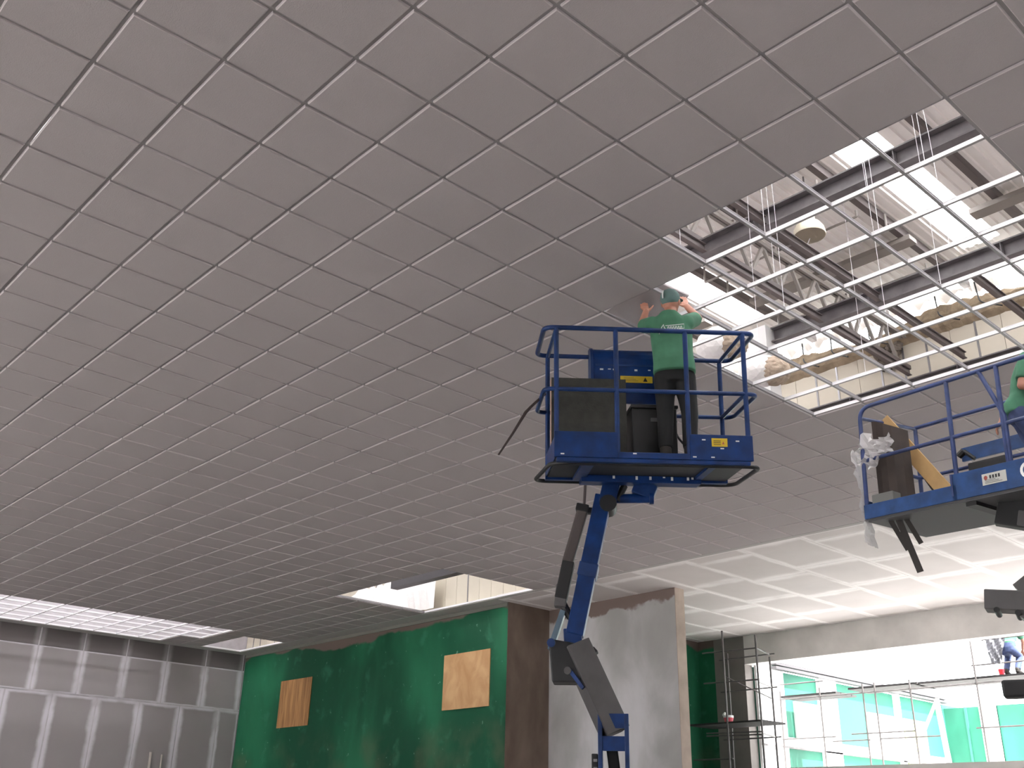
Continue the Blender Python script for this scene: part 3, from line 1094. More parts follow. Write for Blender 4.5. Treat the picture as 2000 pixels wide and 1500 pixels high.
# lower grey arm
MB().bar(LP((4.735, .835, 3.02)), LP((4.945, .595, 2.33)), .20, .22, (fh1 * .7 + rh1 * -.25)).build('lower_arm', BOOMGREY, L1, bevel=.006)
MB().bar(LP((4.70, .87, 2.82)) - fh1 * .08, LP((4.78, .78, 2.66)) - fh1 * .12, .03, .03).build('arm_stripe', BLUE, L1)
MB().bar(LP((4.83, .725, 2.99)), LP((4.85, .70, 2.955)), .03, .12, fh1).build('arm_bolt', BLACK, L1)
# mast of two side plates with cross plates
ma = MB()
mx = Vector((4.935, .605, 0))
for sgn in (-1, 1):
    ma.bar(LP(mx + rh1 * .105 * sgn + up * 1.1), LP(mx + rh1 * .105 * sgn + up * 2.47), .035, .24, fh1)
ma.build('mast', BLUE2, L1, bevel=.005)
for z0, z1 in ((2.36, 2.47), (2.19, 2.30), (1.98, 2.03), (1.5, 1.62), (1.15, 1.25)):
    MB().bar(LP(mx + up * z0 - fh1 * .10), LP(mx + up * z1 - fh1 * .10), .19, .02, fh1).build('cross_plate', BLUE, L1)
MB().bar(LP(mx + rh1 * -.02 + up * 2.24 + fh1 * .06), LP(mx + rh1 * .07 + up * 1.5 + fh1 * .06), .09, .09, fh1).build('lift_cylinder', BLACK, L1, bevel=.01)
MB().bar(LP(mx + rh1 * -.15 + up * 1.9), LP(mx + rh1 * -.15 + up * 2.17), .05, .16, fh1).build('valve_block', BLACK, L1, bevel=.006)
for z in (2.0, 2.06, 2.12):
    MB().bar(LP(mx + rh1 * -.16 + up * z - fh1 * .09), LP(mx + rh1 * -.13 + up * z - fh1 * .09), .012, .02).build('fitting', GALV, L1)


def chassis(root, rz):
    c, s = math.cos(rz), math.sin(rz)
    R = Matrix.Rotation(rz, 3, 'Z')
    MB().box(-.95, .95, -.42, .42, .42, .62, R).build('chassis', BLUE, root, bevel=.02)
    MB().box(-.55, .75, -.55, .55, .66, 1.12, R).build('turntable', BLUE2, root, bevel=.03)
    MB().tube([(0, 0, .6), (0, 0, .68)], .38, 20).build('slew_ring', BLACK, root, smooth=True)
    for x in (-.75, .75):
        for y in (-.55, .55):
            w = empty('wheel', R @ Vector((x, y, .36)), (0, 0, rz), root)
            MB().tube([(0, -.11, 0), (0, -.10, 0), (0, .10, 0), (0, .11, 0)], [.33, .36, .36, .33], 24).build('tyre', BLACK, w, smooth=True)
            MB().tube([(0, -.12, 0), (0, .12, 0)], .18, 16).build('hub', STICKW, w, smooth=True)


chassis(L1, -.7)

# ---- things in basket 1
PB = Vector


def world1(x, y, z):
    return MB1 @ Vector((x, y, z))


# spare ceiling panels standing on edge
for k in range(5):
    m4 = MB1 @ Matrix.Translation((.002 + random.uniform(0, .004), .44 + k * .027, .008))
    mb = MB().box(0, .655, 0, .024, 0, .765)
    o = mb.build('acoustic_panel', [PANELBACK], None, bevel=.002)
    o.matrix_world = m4
    o.data.materials.append(CARD)
    for p in o.data.polygons:
        if p.normal.x < -.9:
            p.material_index = 1
    tag(o, ['dark-backed ceiling panel on edge in the left basket end, front one of the stack', 'second panel from the front in the stack on edge in the basket',
            'middle panel of the stack standing on edge in the basket', 'fourth panel from the front in the stack on edge in the basket',
            'rearmost panel of the stack on edge, next to the console'][k], 'ceiling panel', 'spare ceiling panels in the basket')
# black crate under the console
cr = empty('crate', world1(.70, .40, .006), B1R)
tag(cr, 'tall black crate on the basket floor under the blue console', 'crate')
MB().box(0, .39, 0, .30, 0, .50).build('body', BLACK, cr, bevel=.012)
MB().box(-.012, .402, -.012, .312, .50, .53).build('lid', BLACK, cr, bevel=.008)
MB().box(.16, .27, -.02, 0, .38, .41).build('handle', UNDER2, cr)
# iron rod poking out of the basket's left end
o = MB().tube([(4.10, .563, 5.02), (4.02, .66, 4.90), (3.99, .69, 4.85), (3.92, .775, 4.655), (3.845, .86, 4.47)], [.011, .012, .014, .011, .008], 7).build('rod', RUST, smooth=True, origin=(4.10, .563, 5.02))
tag(o, 'thin bent dark rod sticking down out of the basket rail', 'rod')

# ---- lift 2
P2 = Vector((7.85, -2.75, 0))
L2 = empty('boom_lift', P2)
tag(L2, 'second boom lift at the right edge, carrying boards and plastic film in its basket', 'boom lift', 'boom lifts')
B2L = Vector((7.467, -.463, 4.465))
B2R = Euler((.0, .05, -1.732), 'XYZ')
W2, D2, H2 = 2.44, .887, 1.1
bk2 = basket(L2, B2L - P2, B2R, W2, D2, H2, (0, .98, 1.48, W2), None,
             ((-.02, .98, .10), (.93, 1.9, .20), (1.9, W2 + .02, .10)), UNDER2, BLUE4, BLUE3, True)
MB2 = Matrix.Translation(B2L) @ B2R.to_matrix().to_4x4()
MB().tube([(1.31, 0, H2), (1.50, 0, .62), (1.50, 0, .0)], .021, 8).build('gate_brace', BLUE4, bk2, smooth=True)
MB().box(0, W2, 0, D2, -.065, -.052).build('underside_sheet', UNDER2, bk2)
MB().box(1.02, 1.12, .03, D2, -.10, -.06).build('underside_beam', BLACK, bk2)
MB().box(1.1, W2, D2 - .30, D2 - .05, -.16, -.06).build('underside_beam', BLACK, bk2, bevel=.01)
MB().box(.93, .95, -.03, -.02, .0, .2).build('toe_board_end', BLUE4, bk2)
# maker's plate and round emblem on the toe board
stk = sticker(bk2, 'maker_plate', 1.235, 1.46, .035, .135, -.0245, STICKW)
MB().add([(1.27 + .018 * math.cos(a), -.0285, .098 + .02 * math.sin(a)) for a in [2 * PI * q / 12 for q in range(12)]], [tuple(range(12))]).build('printed_emblem', REDINK, bk2, fix=False)
for k in range(4):
    MB().box(1.305 + .027 * k, 1.322 + .027 * k, -.0285, -.028, .085, .115).build('printed_letter', BLACKINK, bk2)
for k in range(3):
    MB().box(1.26, 1.42 - .03 * k, -.0285, -.028, .048 + .013 * k, .053 + .013 * k).build('printed_line', mat('grey_print', (.12, .12, .11), .6), bk2)
ring = MB()
for q in range(20):
    a0, a1 = 2 * PI * q / 20, 2 * PI * (q + 1) / 20
    ring.add([(1.66 + r_ * math.cos(a), -.0275, .09 + r_ * math.sin(a)) for r_, a in ((.05, a0), (.05, a1), (.075, a1), (.075, a0))], [(0, 1, 2, 3)])
ring.build('round_emblem', WHITEINK, bk2, fix=False)
# control box on the far rail
MB().box(.60, 1.02, D2 - .09, D2 - .01, .40, .56).build('control_box', BLACK, bk2, bevel=.01)
MB().box(.60, .98, D2 - .12, D2 - .09, .385, .405).build('control_box_strip', mat('pale_green_strip', (.55, .68, .60), .4), bk2)
MB().box(.52, 1.6, D2 - .05, D2 - .02, .60, .74).build('rear_panel', BLUE3, bk2, bevel=.006)
MB().tube([(.50, D2 - .06, .66), (.56, D2 - .06, .70)], .035, 8).tube([(.56, D2 - .06, .70), (.66, D2 - .05, .60)], .02, 8).build('control_lever', BLACK, bk2, smooth=True)
for q in range(7):
    x = .56 - .0 + q * .028
    z = .34 - q * .045
    MB().tube([(x, D2 - .10, z), (x + .018, D2 - .09, z - .03)], .010, 6).build('chain_link', BLACK, bk2)


def L2P(p):
    return Vector(p) - P2


rh2 = Vector((.317, -.948, 0)).normalized()
f2 = Vector((.948, .317, 0)).normalized()
# mount and boom of lift 2 (partly out of frame)
MB().bar(L2P((7.52, -1.66, 4.30)), L2P((7.70, -2.20, 4.12)), .30, .12, f2).build('basket_mount', BLACK, L2, bevel=.01)
MB().bar(L2P((7.57, -1.80, 4.18)), L2P((7.75, -2.5, 3.98)), .14, .14, f2).build('jib_head', BOOMGREY, L2, bevel=.01)
MB().bar(L2P((7.75, -2.45, 4.04)), L2P((7.55, -1.72, 3.53)), .19, .17, f2).build('jib', BOOMGREY, L2, bevel=.008)
MB().bar(L2P((7.445, -1.45, 3.50)), L2P((7.58, -1.88, 3.44)), .17, .20, f2).build('knuckle', BOOMGREY, L2, bevel=.01)
for p in ((7.47, -1.53, 3.395), (7.52, -1.68, 3.36)):
    MB().tube([L2P(p) - f2 * .12, L2P(p) + f2 * .12], .025, 10).build('knuckle_pin', BLACK, L2, smooth=True)
MB().bar(L2P((7.52, -1.72, 3.42)), L2P((7.72, -2.36, 2.72)), .16, .17, f2).build('lower_arm', BOOMGREY, L2, bevel=.008)
MB().bar(L2P((7.447, -1.47, 2.76)), L2P((7.64, -2.06, 2.76)), .14, .16, f2).build('riser_head', BLACK, L2, bevel=.02)
MB().bar(L2P((7.62, -2.05, 2.80)), L2P((7.85, -2.75, 1.0)), .20, .24, f2).build('riser', BLUE2, L2, bevel=.01)
chassis(L2, -1.2)

# ---- things in basket 2


def place2(o, x, y, z, rot=(0, 0, 0)):
    o.matrix_world = MB2 @ Matrix.Translation((x, y, z)) @ Euler(rot).to_matrix().to_4x4()
    return o


def bar_thing(name, p0, p1, w, h, m, label, cat, upv, group=None):
    a, b = MB2 @ Vector(p0), MB2 @ Vector(p1)
    o = MB().bar(a, b, w, h, (MB2.to_3x3() @ Vector(upv))).build(name, m, origin=a, bevel=.003)
    return tag(o, label, cat, group)


bar_thing('board', (.72, .42, .012), (.0, .36, 1.06), .15, .022, BOARDW, 'pale pine board leaning diagonally in the second basket', 'board', (0, 1, 0), 'boards in the second basket')
bar_thing('board', (.60, .50, .012), (.30, .55, .50), .12, .022, BOARDD, 'short dark board behind the leaning pine board', 'board', (0, 1, 0), 'boards in the second basket')
# dark curved hardboard sheet standing in the end of the basket
vs, fs = [], []
cur = [(.03, .16), (.10, .14), (.18, .13), (.26, .15), (.32, .20), (.35, .28)]
for t in (0, .006):
    for x, y in cur:
        vs += [(x, y + t, .012), (x - .02, y + t, 1.0 - .5 * max(0, x - .05))]
k = len(cur)
for i in range(k - 1):
    a = 2 * i
    fs += [(a, a + 2, a + 3, a + 1), (2 * k + a, 2 * k + a + 1, 2 * k + a + 3, 2 * k + a + 2), (a, a + 2, 2 * k + a + 2, 2 * k + a), (a + 1, a + 3, 2 * k + a + 3, 2 * k + a + 1)]
fs += [(0, 1, 2 * k + 1, 2 * k), (2 * k - 2, 2 * k - 1, 4 * k - 1, 4 * k - 2)]
o = MB().add(vs, fs).build('board', BOARDD)
o.matrix_world = MB2
tag(o, 'curved dark brown sheet standing behind the film in the second basket', 'board', 'boards in the second basket')
o = MB().box(.0, .24, .0, .20, 0, .20).build('box', mat('grey_carton', (.16, .16, .15), .8), bevel=.01)
place2(o, .03, .04, .006)
tag(o, 'small grey carton on the floor in the corner of the second basket', 'carton')
# plastic film bunched over the end rail and hanging below
random.seed(11)
fm = MB()
nu, nv = 12, 26
vs, fs = [], []
for v in range(nv + 1):
    z = .66 - v * .036
    wid = .11 + .05 * math.sin(v * .9) * (1 - v / nv) + (.05 if v < 8 else 0)
    for u in range(nu + 1):
        q = u / nu
        x = -.06 - .11 * q * (1.2 - v / nv * .6) + random.uniform(-.012, .012)
        y = -.02 + (q - .5) * wid * 2 + .03 * math.sin(u * 2.3 + v * .7) + random.uniform(-.012, .012)
        vs.append((x + .05 * v / nv, y + .10, z + random.uniform(-.01, .01)))
for v in range(nv):
    for u in range(nu):
        a = v * (nu + 1) + u
        fs.append((a, a + 1, a + nu + 2, a + nu + 1))
fm.add(vs, fs)
vs, fs = [], []
nu, nv = 12, 10
for v in range(nv + 1):
    for u in range(nu + 1):
        q, p = u / nu, v / nv
        top = .74 - .22 * p * (1.0 + .3 * math.sin(q * 5))
        if v == 0:
            top += .10 * max(0, math.sin(q * PI * 2.1))
        vs.append((-.05 + q * .38 + random.uniform(-.012, .012), -.0 + .05 * math.sin(u * 1.9 + v) + random.uniform(-.015, .015), top + random.uniform(-.012, .012)))
for v in range(nv):
    for u in range(nu):
        a = v * (nu + 1) + u
        fs.append((a, a + 1, a + nu + 2, a + nu + 1))
fm.add(vs, fs)
o = fm.build('plastic_film', FILM, smooth=False, fix=False)
o.matrix_world = MB2
tag(o, 'crumpled milky plastic film bunched over the end rail of the second basket', 'plastic film')
# dark strips hanging out under the floor
for k, (a, b, w) in enumerate((((7.575, -.715, 4.40), (7.615, -.835, 3.88), .06), ((7.56, -.64, 4.40), (7.595, -.755, 4.10), .045), ((7.59, -.78, 4.40), (7.64, -.87, 4.15), .045))):
    o = MB().bar(a, b, w, .012, f2).build('strip', STRIPD, origin=a)
    tag(o, ['longest dark strip hanging below the second basket', 'short dark strip left of the long one under the second basket', 'short dark strip right of the long one under the second basket'][k], 'strip', 'dark strips under the second basket')

# ------------------------------------------------------------------ PEOPLE


def capsule(mb, p0, r0, p1, r1, n=14, flat0=False, flat1=False):
    p0, p1 = Vector(p0), Vector(p1)
    d = (p1 - p0).normalized()
    pts, rs = [], []
    if not flat0:
        for a in (80, 60, 35):
            a = math.radians(a)
            pts.append(p0 - d * r0 * math.sin(a)); rs.append(r0 * math.cos(a))
    pts.append(p0); rs.append(r0)
    pts.append(p1); rs.append(r1)
    if not flat1:
        for a in (35, 60, 80):
            a = math.radians(a)
            pts.append(p1 + d * r1 * math.sin(a)); rs.append(r1 * math.cos(a))
    mb.tube(pts, rs, n)


def loft(mb, rings, n=20):
    """rings: (cx,cy,cz,rx,ry)"""
    vs, fs = [], []
    for cx, cy, cz, rx, ry in rings:
        for j in range(n):
            a = 2 * PI * j / n
            ca, sa = math.cos(a), math.sin(a)
            e = .8
            vs.append((cx + rx * math.copysign(abs(ca) ** e, ca), cy + ry * math.copysign(abs(sa) ** e, sa), cz))
    for i in range(len(rings) - 1):
        for j in range(n):
            fs.append((i * n + j, i * n + (j + 1) % n, (i + 1) * n + (j + 1) % n, (i + 1) * n + j))
    fs.append(tuple(reversed(range(n))))
    fs.append(tuple(range((len(rings) - 1) * n, len(rings) * n)))
    mb.add(vs, fs)


def remeshed(name, mb, m, parent, vox, smooth=4):
    o = mb.build(name, m)
    r = o.modifiers.new('r', 'REMESH')
    r.mode = 'VOXEL'
    r.voxel_size = vox
    s = o.modifiers.new('s', 'SMOOTH')
    s.factor = .5
    s.iterations = smooth
    dg = bpy.context.evaluated_depsgraph_get()
    me = bpy.data.meshes.new_from_object(o.evaluated_get(dg))
    o.modifiers.clear()
    old = o.data
    o.data = me
    bpy.data.meshes.remove(old)
    me.name = name
    if not me.materials:
        me.materials.append(m)
    me.polygons.foreach_set('use_smooth', [True] * len(me.polygons))
    o.parent = parent
    return o


def hand(mb, wrist, tip, palm_n, side, curl=.5, sc=1.0):
    """palm and five fingers; tip gives the pointing direction, palm_n the palm's facing, side the thumb side"""
    w, d, pn = Vector(wrist), (Vector(tip) - Vector(wrist)).normalized(), Vector(palm_n).normalized()
    sd = Vector(side)
    sd = (sd - d * sd.dot(d)).normalized()
    pn = d.cross(sd)
    if pn.dot(Vector(palm_n)) < 0:
        pn = -pn
    L = .085 * sc
    for q in (-1.5, -.5, .5, 1.5):
        capsule(mb, w + d * .012, .019 * sc, w + d * L + sd * .0195 * q * sc, .0125 * sc, 8)
    lens = (.058, .074, .080, .072)
    for q, ln in zip((-1.5, -.5, .5, 1.5), lens):
        p = w + d * L + sd * .0205 * q * sc
        dd = d
        for s in range(3):
            seg = ln * sc * (.45, .32, .26)[s]
            dd = (dd + pn * curl * (.5, .8, .8)[s]).normalized()
            e = p + dd * seg
            capsule(mb, p, .0095 * sc, e, .0085 * sc, 7)
            p = e
    p = w + d * .022 + sd * .026 * sc
    dd = (d * .75 + sd * .75 + pn * .2).normalized()
    for s in range(3):
        e = p + dd * (.036, .030, .024)[s] * sc
        capsule(mb, p, (.0145, .0115, .0105)[s] * sc, e, (.0115, .0105, .009)[s] * sc, 7)
        p = e
        dd = (dd + d * .3 + pn * curl * .25).normalized()


def person(loc, rz, label, J, shirt, trousers, cap=None, logo=False, vox=.0065):
    root = empty('person', loc, (0, 0, rz))
    tag(root, label, 'person')
    V = lambda k: Vector(J[k])
    b = MB()
    hips, chest, neck, head = V('hips'), V('chest'), V('neck'), V('head')
    loft(b, [(hips.x, hips.y, hips.z - .06, .12, .09), (hips.x, hips.y, hips.z + .05, .15, .10), (hips.x * .5 + chest.x * .5, hips.y * .5 + chest.y * .5, hips.z * .5 + chest.z * .5, .13, .095),
             (chest.x, chest.y, chest.z, .16, .10), (chest.x, chest.y, chest.z + .12, .15, .09), (neck.x, neck.y, neck.z - .02, .06, .055)])
    capsule(b, neck - Vector((0, 0, .06)), .058, head - Vector((0, 0, .05)), .052)
    hd = Vector(J['face']).normalized()       # facing direction
    hs = hd.cross(Vector((0, 0, 1))).normalized()
    hu = hs.cross(hd).normalized()
    Rh = Matrix((hs, hd, hu)).transposed()
    b.ico(head, 1, 3, (.076, .096, .108), R=Rh)
    b.ico(head + Rh @ Vector((0, .035, -.062)), 1, 2, (.052, .058, .052), R=Rh)
    b.ico(head + Rh @ Vector((0, .102, -.018)), 1, 2, (.014, .019, .024), R=Rh)
    b.ico(head + Rh @ Vector((0, .088, -.062)), 1, 2, (.026, .012, .009), R=Rh)
    for s in (-1, 1):
        b.ico(head + Rh @ Vector((.079 * s, -.005, -.012)), 1, 2, (.010, .020, .032), R=Rh)
    for s in ('L', 'R'):
        sh, el, wr, tip = V('sh' + s), V('el' + s), V('wr' + s), V('tip' + s)
        capsule(b, sh, .055, el, .041)
        capsule(b, el, .041, wr, .029)
        hand(b, wr, tip, J['palm' + s], J['thumb' + s], J.get('curl', .45))
        hp, kn, an, to = V('hip' + s), V('kn' + s), V('an' + s), V('toe' + s)
        capsule(b, hp, .082, kn, .056)
        capsule(b, kn, .056, an, .038)
        capsule(b, an + Vector((0, 0, -.03)), .04, to, .035)
    remeshed('body', b, SKIN, root, vox)
    # eyes
    for s in (-1, 1):
        MB().ico(head + Rh @ Vector((.031 * s, .084, .006)), .013, 2).build('eye', EYEW, root, smooth=True)
    # shirt
    t = MB()
    h = J['hem']
    shm = (V('shL') + V('shR')) / 2
    wsh = (V('shL') - V('shR')).length / 2
    loft(t, [(h[0], h[1], h[2], h[3], .135), (h[0], h[1], h[2] + .10, h[3] * .97, .135), (chest.x * .6 + h[0] * .4, chest.y * .6 + h[1] * .4, chest.z * .6 + h[2] * .4, h[3] * .95, .13),
             (chest.x, chest.y, chest.z + .05, .185, .13), (shm.x, shm.y, shm.z + .005, wsh + .02, .105), (neck.x, neck.y, neck.z - .005, .085, .075), (neck.x, neck.y, neck.z + .012, .07, .066)])
    for s in ('L', 'R'):
        sh, el = V('sh' + s), V('el' + s)
        capsule(t, sh, .076, sh.lerp(el, .78), .068, flat1=True)
        capsule(t, sh, .078, shm.lerp(chest, .5), .10)
    so = remeshed('shirt', t, shirt, root, .011, 3)
    # trousers
    t = MB()
    loft(t, [(hips.x, hips.y, hips.z - .10, .15, .105), (hips.x, hips.y, hips.z, .17, .115), (hips.x, hips.y, hips.z + .10, .155, .105)])
    for s in ('L', 'R'):
        hp, kn, an = V('hip' + s), V('kn' + s), V('an' + s)
        capsule(t, hp, .098, kn, .072)
        capsule(t, kn, .073, an.lerp(kn, .04), .060, flat1=True)
    remeshed('trousers', t, trousers, root, .011, 3)
    for s in ('L', 'R'):
        t = MB()
        an, to = V('an' + s), V('toe' + s)
        capsule(t, an + Vector((0, 0, -.025)), .052, to, .042)
        capsule(t, an + Vector((0, 0, .02)), .05, an + Vector((0, 0, -.03)), .05)
        remeshed('shoe', t, SHOE, root, .009, 3)
    if cap:
        c = MB()
        c.ico(head + Rh @ Vector((0, -.008, .030)), 1, 3, (.088, .106, .088), R=Rh)
        co = remeshed('cap', c, cap, root, .008, 2)
        c = MB()
        vs = []
        for q in range(9):
            a = PI * q / 8
            for r_, z in ((.082, .008), (.082 + .07 * math.sin(a), -.004 - .008 * math.sin(a))):
                vs.append(head + Rh @ Vector((r_ * math.cos(a) * .95, .03 + r_ * math.sin(a), z + .018)))
        vs2 = [v + Rh @ Vector((0, 0, .004)) for v in vs]
        k = len(vs)
        fs = []
        for q in range(8):
            a = 2 * q
            fs += [(a, a + 1, a + 3, a + 2), (k + a, k + a + 2, k + a + 3, k + a + 1), (a + 1, k + a + 1, k + a + 3, a + 3)]
        c.add(vs + vs2, fs).build('cap_brim', cap, co)
        # pale stripe over the crown
        pts = [head + Rh @ Vector((-.030 - .010 * math.cos(a), -.008 - .109 * math.cos(a), .030 + .090 * math.sin(a))) for a in [math.radians(v) for v in (-5, 8, 20, 32, 45)]]
        MB().tube(pts, .0065, 6).build('cap_stripe', WHITEINK, co, smooth=True)
    else:
        c = MB()
        c.ico(head + Rh @ Vector((0, -.012, .022)), 1, 3, (.084, .098, .096), R=Rh)
        remeshed('hair', c, HAIR, root, .009, 2)
    if logo:
        # white outlined script on the back of the shirt (strokes raised on the cloth)
        lg = MB()
        yb = -.135

        def stroke(pts, r=.0032):
            lg.tube([(p[0], yb, p[1]) for p in pts], r, 5)
        x0, z0 = h[0] - .105, chest.z + .02
        stroke([(x0 - .012, z0 - .03), (x0 + .012, z0 + .035), (x0 + .030, z0 + .062), (x0 + .036, z0 + .03), (x0 + .052, z0 + .012)], .004)
        stroke([(x0 + .002, z0 + .012), (x0 + .045, z0 + .020)], .003)
        x = x0 + .062
        for q in range(6):
            stroke([(x, z0 + .016), (x + .006, z0 + .040), (x + .013, z0 + .040), (x + .013, z0 + .018), (x + .020, z0 + .016)], .0028)
            x += .022
        stroke([(x0 + .04, z0 + .010), (x0 + .12, z0 + .008), (x0 + .205, z0 + .016), (x0 + .205, z0 + .058), (x0 + .12, z0 + .052), (x0 + .045, z0 + .05)], .003)
        for q in range(7):
            xx = x0 + .045 + q * .021
            stroke([(xx, z0 - .018), (xx + .012, z0 - .016)], .0035)
        lo = lg.build('shirt_print', WHITEINK, so, smooth=True)
    return root


# worker 1: back to us, arms up at the tile
F1 = world1(1.0, .2, 0.006)
J1p = dict(hips=(.04, .02, .80), chest=(.03, .02, 1.12), neck=(.018, .0, 1.375), head=(.038, .035, 1.515), face=(.25, 1, .35),
           shL=(-.125, .0, 1.275), shR=(.160, .0, 1.272), elL=(-.235, .235, 1.385), elR=(.275, .235, 1.44), wrL=(-.190, .29, 1.565), wrR=(.185, .30, 1.60),
           tipL=(-.205, .36, 1.66), tipR=(.155, .36, 1.70), palmL=(0, .3, 1), palmR=(0, .3, 1), thumbL=(1, .1, 0), thumbR=(-1, .1, 0), curl=.12,
           hipL=(-.045, .02, .76), hipR=(.125, .02, .76), knL=(-.05, .03, .42), knR=(.155, .03, .42), anL=(-.06, -.01, .085), anR=(.14, -.01, .085),
           toeL=(-.085, .13, .04), toeR=(.165, .13, .04), hem=(.042, .0, .79, .185))
person(F1, math.atan2(-.787, .617), 'worker in green shirt and cap, back turned, pushing a tile up from the basket', J1p, SHIRT, TROUS, CAPM, True)

# worker 2: at the right edge, standing in the second basket
F2p = MB2 @ Vector((1.44, .46, .006))
az2 = math.atan2(-.317, -.948)
J2p = dict(hips=(0, -.01, .86), chest=(0, .08, 1.13), neck=(0, .16, 1.39), head=(0, .22, 1.53), face=(.15, .95, -.2),
           shL=(-.17, .11, 1.31), shR=(.17, .11, 1.31), elL=(-.22, -.02, 1.06), elR=(.215, .04, 1.03), wrL=(-.235, -.15, .90), wrR=(.20, .27, .97),
           tipL=(-.25, -.2, .82), tipR=(.18, .35, .96), palmL=(0, -.3, -1), palmR=(0, -.3, -1), thumbL=(1, 0, 0), thumbR=(-1, 0, .2), curl=.5,
           hipL=(-.09, -.01, .82), hipR=(.09, -.01, .82), knL=(-.11, .06, .45), knR=(.10, .10, .45), anL=(-.11, -.03, .085), anR=(.11, .05, .085),
           toeL=(-.13, .11, .04), toeR=(.14, .19, .04), hem=(0, -.015, .75, .185))
J2p = {k: ((v[0], v[1] * 1.15, v[2] * .93) if isinstance(v, tuple) and len(v) == 3 and not k.startswith(('palm', 'thumb', 'face')) and k[:2] not in ('an', 'to') else v) for k, v in J2p.items()}
person(F2p, az2, 'worker in green shirt and jeans standing in the second basket at the right edge', J2p, SHIRT, JEANS, None)

# ------------------------------------------------------------------ HIGH-BAY LAMP
lp = empty('high_bay_lamp', (8.967, .638, 8.80))
tag(lp, 'round cream high bay lamp hanging under the roof', 'lamp')
MB().lathe((0, 0, 0), [(.205, 0), (.21, .02), (.195, .10), (.155, .17), (.10, .21), (.08, .22)], 28).build('reflector', LAMPW, lp, smooth=True)
MB().lathe((0, 0, 0), [(.0, -.035), (.10, -.030), (.17, -.015), (.20, 0)], 28).build('lens', LAMPG, lp, smooth=True)
MB().lathe((0, 0, 0), [(.09, .22), (.09, .40), (.06, .44)], 16).build('ballast_housing', LAMPW, lp, smooth=True)
MB().tube([(0, 0, .44), (0, 0, .93)], .012, 8).build('hanging_rod', GALV, lp)
MB().tube([(.0, -.02, .0), (.02, .06, -.10), (.05, .10, -.22)], .006, 6).build('pull_cord', TEE, lp)


# torn insulation rolls lying over the open grid
def roll(name, c, sz, rz, label, m2=INSULW):
    root = empty(name, c, (0, 0, rz))
    tag(root, label, 'insulation', 'torn insulation over the grid')
    random.seed(int(c[0] * 100))
    MB().ico((0, 0, 0), 1, 3, sz, jit=.03).build('batt', m2, root)
    MB().ico((.035, -.125, -.02), 1, 4, (.20, .19, .165), jit=.045).build('torn_core', INSULT, root)
    return root


roll('insulation_roll', (6.80, .66, 6.46), (.22, .26, .20), 0.0, 'white insulation roll with a torn tan edge, seen past the worker')
roll('insulation_roll', (7.66, .70, 6.44), (.20, .24, .18), 0.1, 'torn white insulation lump right of the front basket corner')


# ------------------------------------------------------------------ SCAFFOLD TOWER inside by the column
sc = empty('scaffold', (18.6, 9.0, 0))
tag(sc, 'dark scaffold tower with a plank deck in front of the far column', 'scaffold')


def pipe(p, q, r=.024, parent=sc, name='scaffold_tube', m=SCAF):
    base = Vector(parent.location)
    return MB().tube([Vector(p) - base, Vector(q) - base], r, 8).build(name, m, parent, smooth=True)


for x, y, z in ((18.6, 9.38, 6.05), (18.6, 8.46, 5.85), (19.55, 9.95, 5.7), (19.55, 8.75, 5.5)):
    pipe((x, y, 0), (x, y, z), name='standard')
for z in (5.56, 4.86, 3.68, 3.74):
    pipe((18.62, 10.0, z + .03), (18.62, 8.45, z), .017, name='ledger')
for z in (5.56, 4.8, 3.7):
    pipe((19.55, 10.2, z), (19.55, 8.6, z), .017, name='ledger')
    pipe((18.6, 8.46, z), (19.55, 8.75, z), .017, name='transom')
pipe((18.62, 9.38, 5.0), (19.5, 8.75, 4.55), .014, name='brace')
pipe((18.62, 10.4, 3.2), (18.62, 9.3, 3.2), .017, name='ledger')
for k in range(4):
    MB().box(.0 + k * .235, .225 + k * .235, -.55, 1.48, 3.955, 3.995).build('deck_plank', PLANK, sc)
o = empty('bucket', (18.75, 9.45, 3.995))
tag(o, 'pink bucket with a white rag on the scaffold deck', 'bucket')
MB().lathe((0, 0, 0), [(.09, 0), (.115, .10)], 16).build('pail', PINK, o, smooth=True)
MB().lathe((0, 0, .10), [(.118, 0), (.118, .05)], 16).build('pail_rim', WHITEINK, o, smooth=True)
MB().ico((-.03, .07, .17), .06, 2, (1, 1, .9), jit=.2).build('rag', INSULW, o)

# ------------------------------------------------------------------ OUTDOOR COURT seen through the far opening
wx = MB().box(XF + .3, 46, 9.62, 9.9, 0, 5.42).build('wall_court_left', EXTGREEN)
struct(wx, 'green side wall of the bright court')
wy = MB().box(30.0, 30.3, -40, 9.62, 0, 5.3).build('wall_court_rear', EXTGREEN)
struct(wy, 'green rear wall of the bright court')
MB().box(XF + .3, 21.3, 9.55, 9.62, 0, 5.6).build('white_pilaster', WHITEC, wx)
for x0, x1 in ((22.9, 23.7), (26.9, 27.1)):
    MB().box(x0, x1, 9.5, 9.62, 0, 5.6).build('white_pilaster', WHITEC, wx)
for x0, x1, z0, z1 in ((21.75, 22.9, 3.75, 4.75), (25.3, 26.9, 3.7, 4.8), (27.3, 28.6, 3.4, 4.8)):
    MB().box(x0, x1, 9.56, 9.62, z0, z1).build('white_panel', WHITEC if x0 < 27 else mat('pale_yellow_panel', (.45, .55, .25), .8), wx)
for z in (5.43, 5.53):
    MB().box(20.8, 29.9, 9.40, 9.55, z, z + .07).build('gutter_rail', DARKDUCT, wx)
MB().box(XF + .31, 29.9, 9.50, 9.62, 3.60, 3.64).build('ledge_rail', GREY_STEEL, wx)
MB().box(XF + .31, 29.9, 9.54, 9.62, 3.64, 3.86).build('white_band', WHITEC, wx)
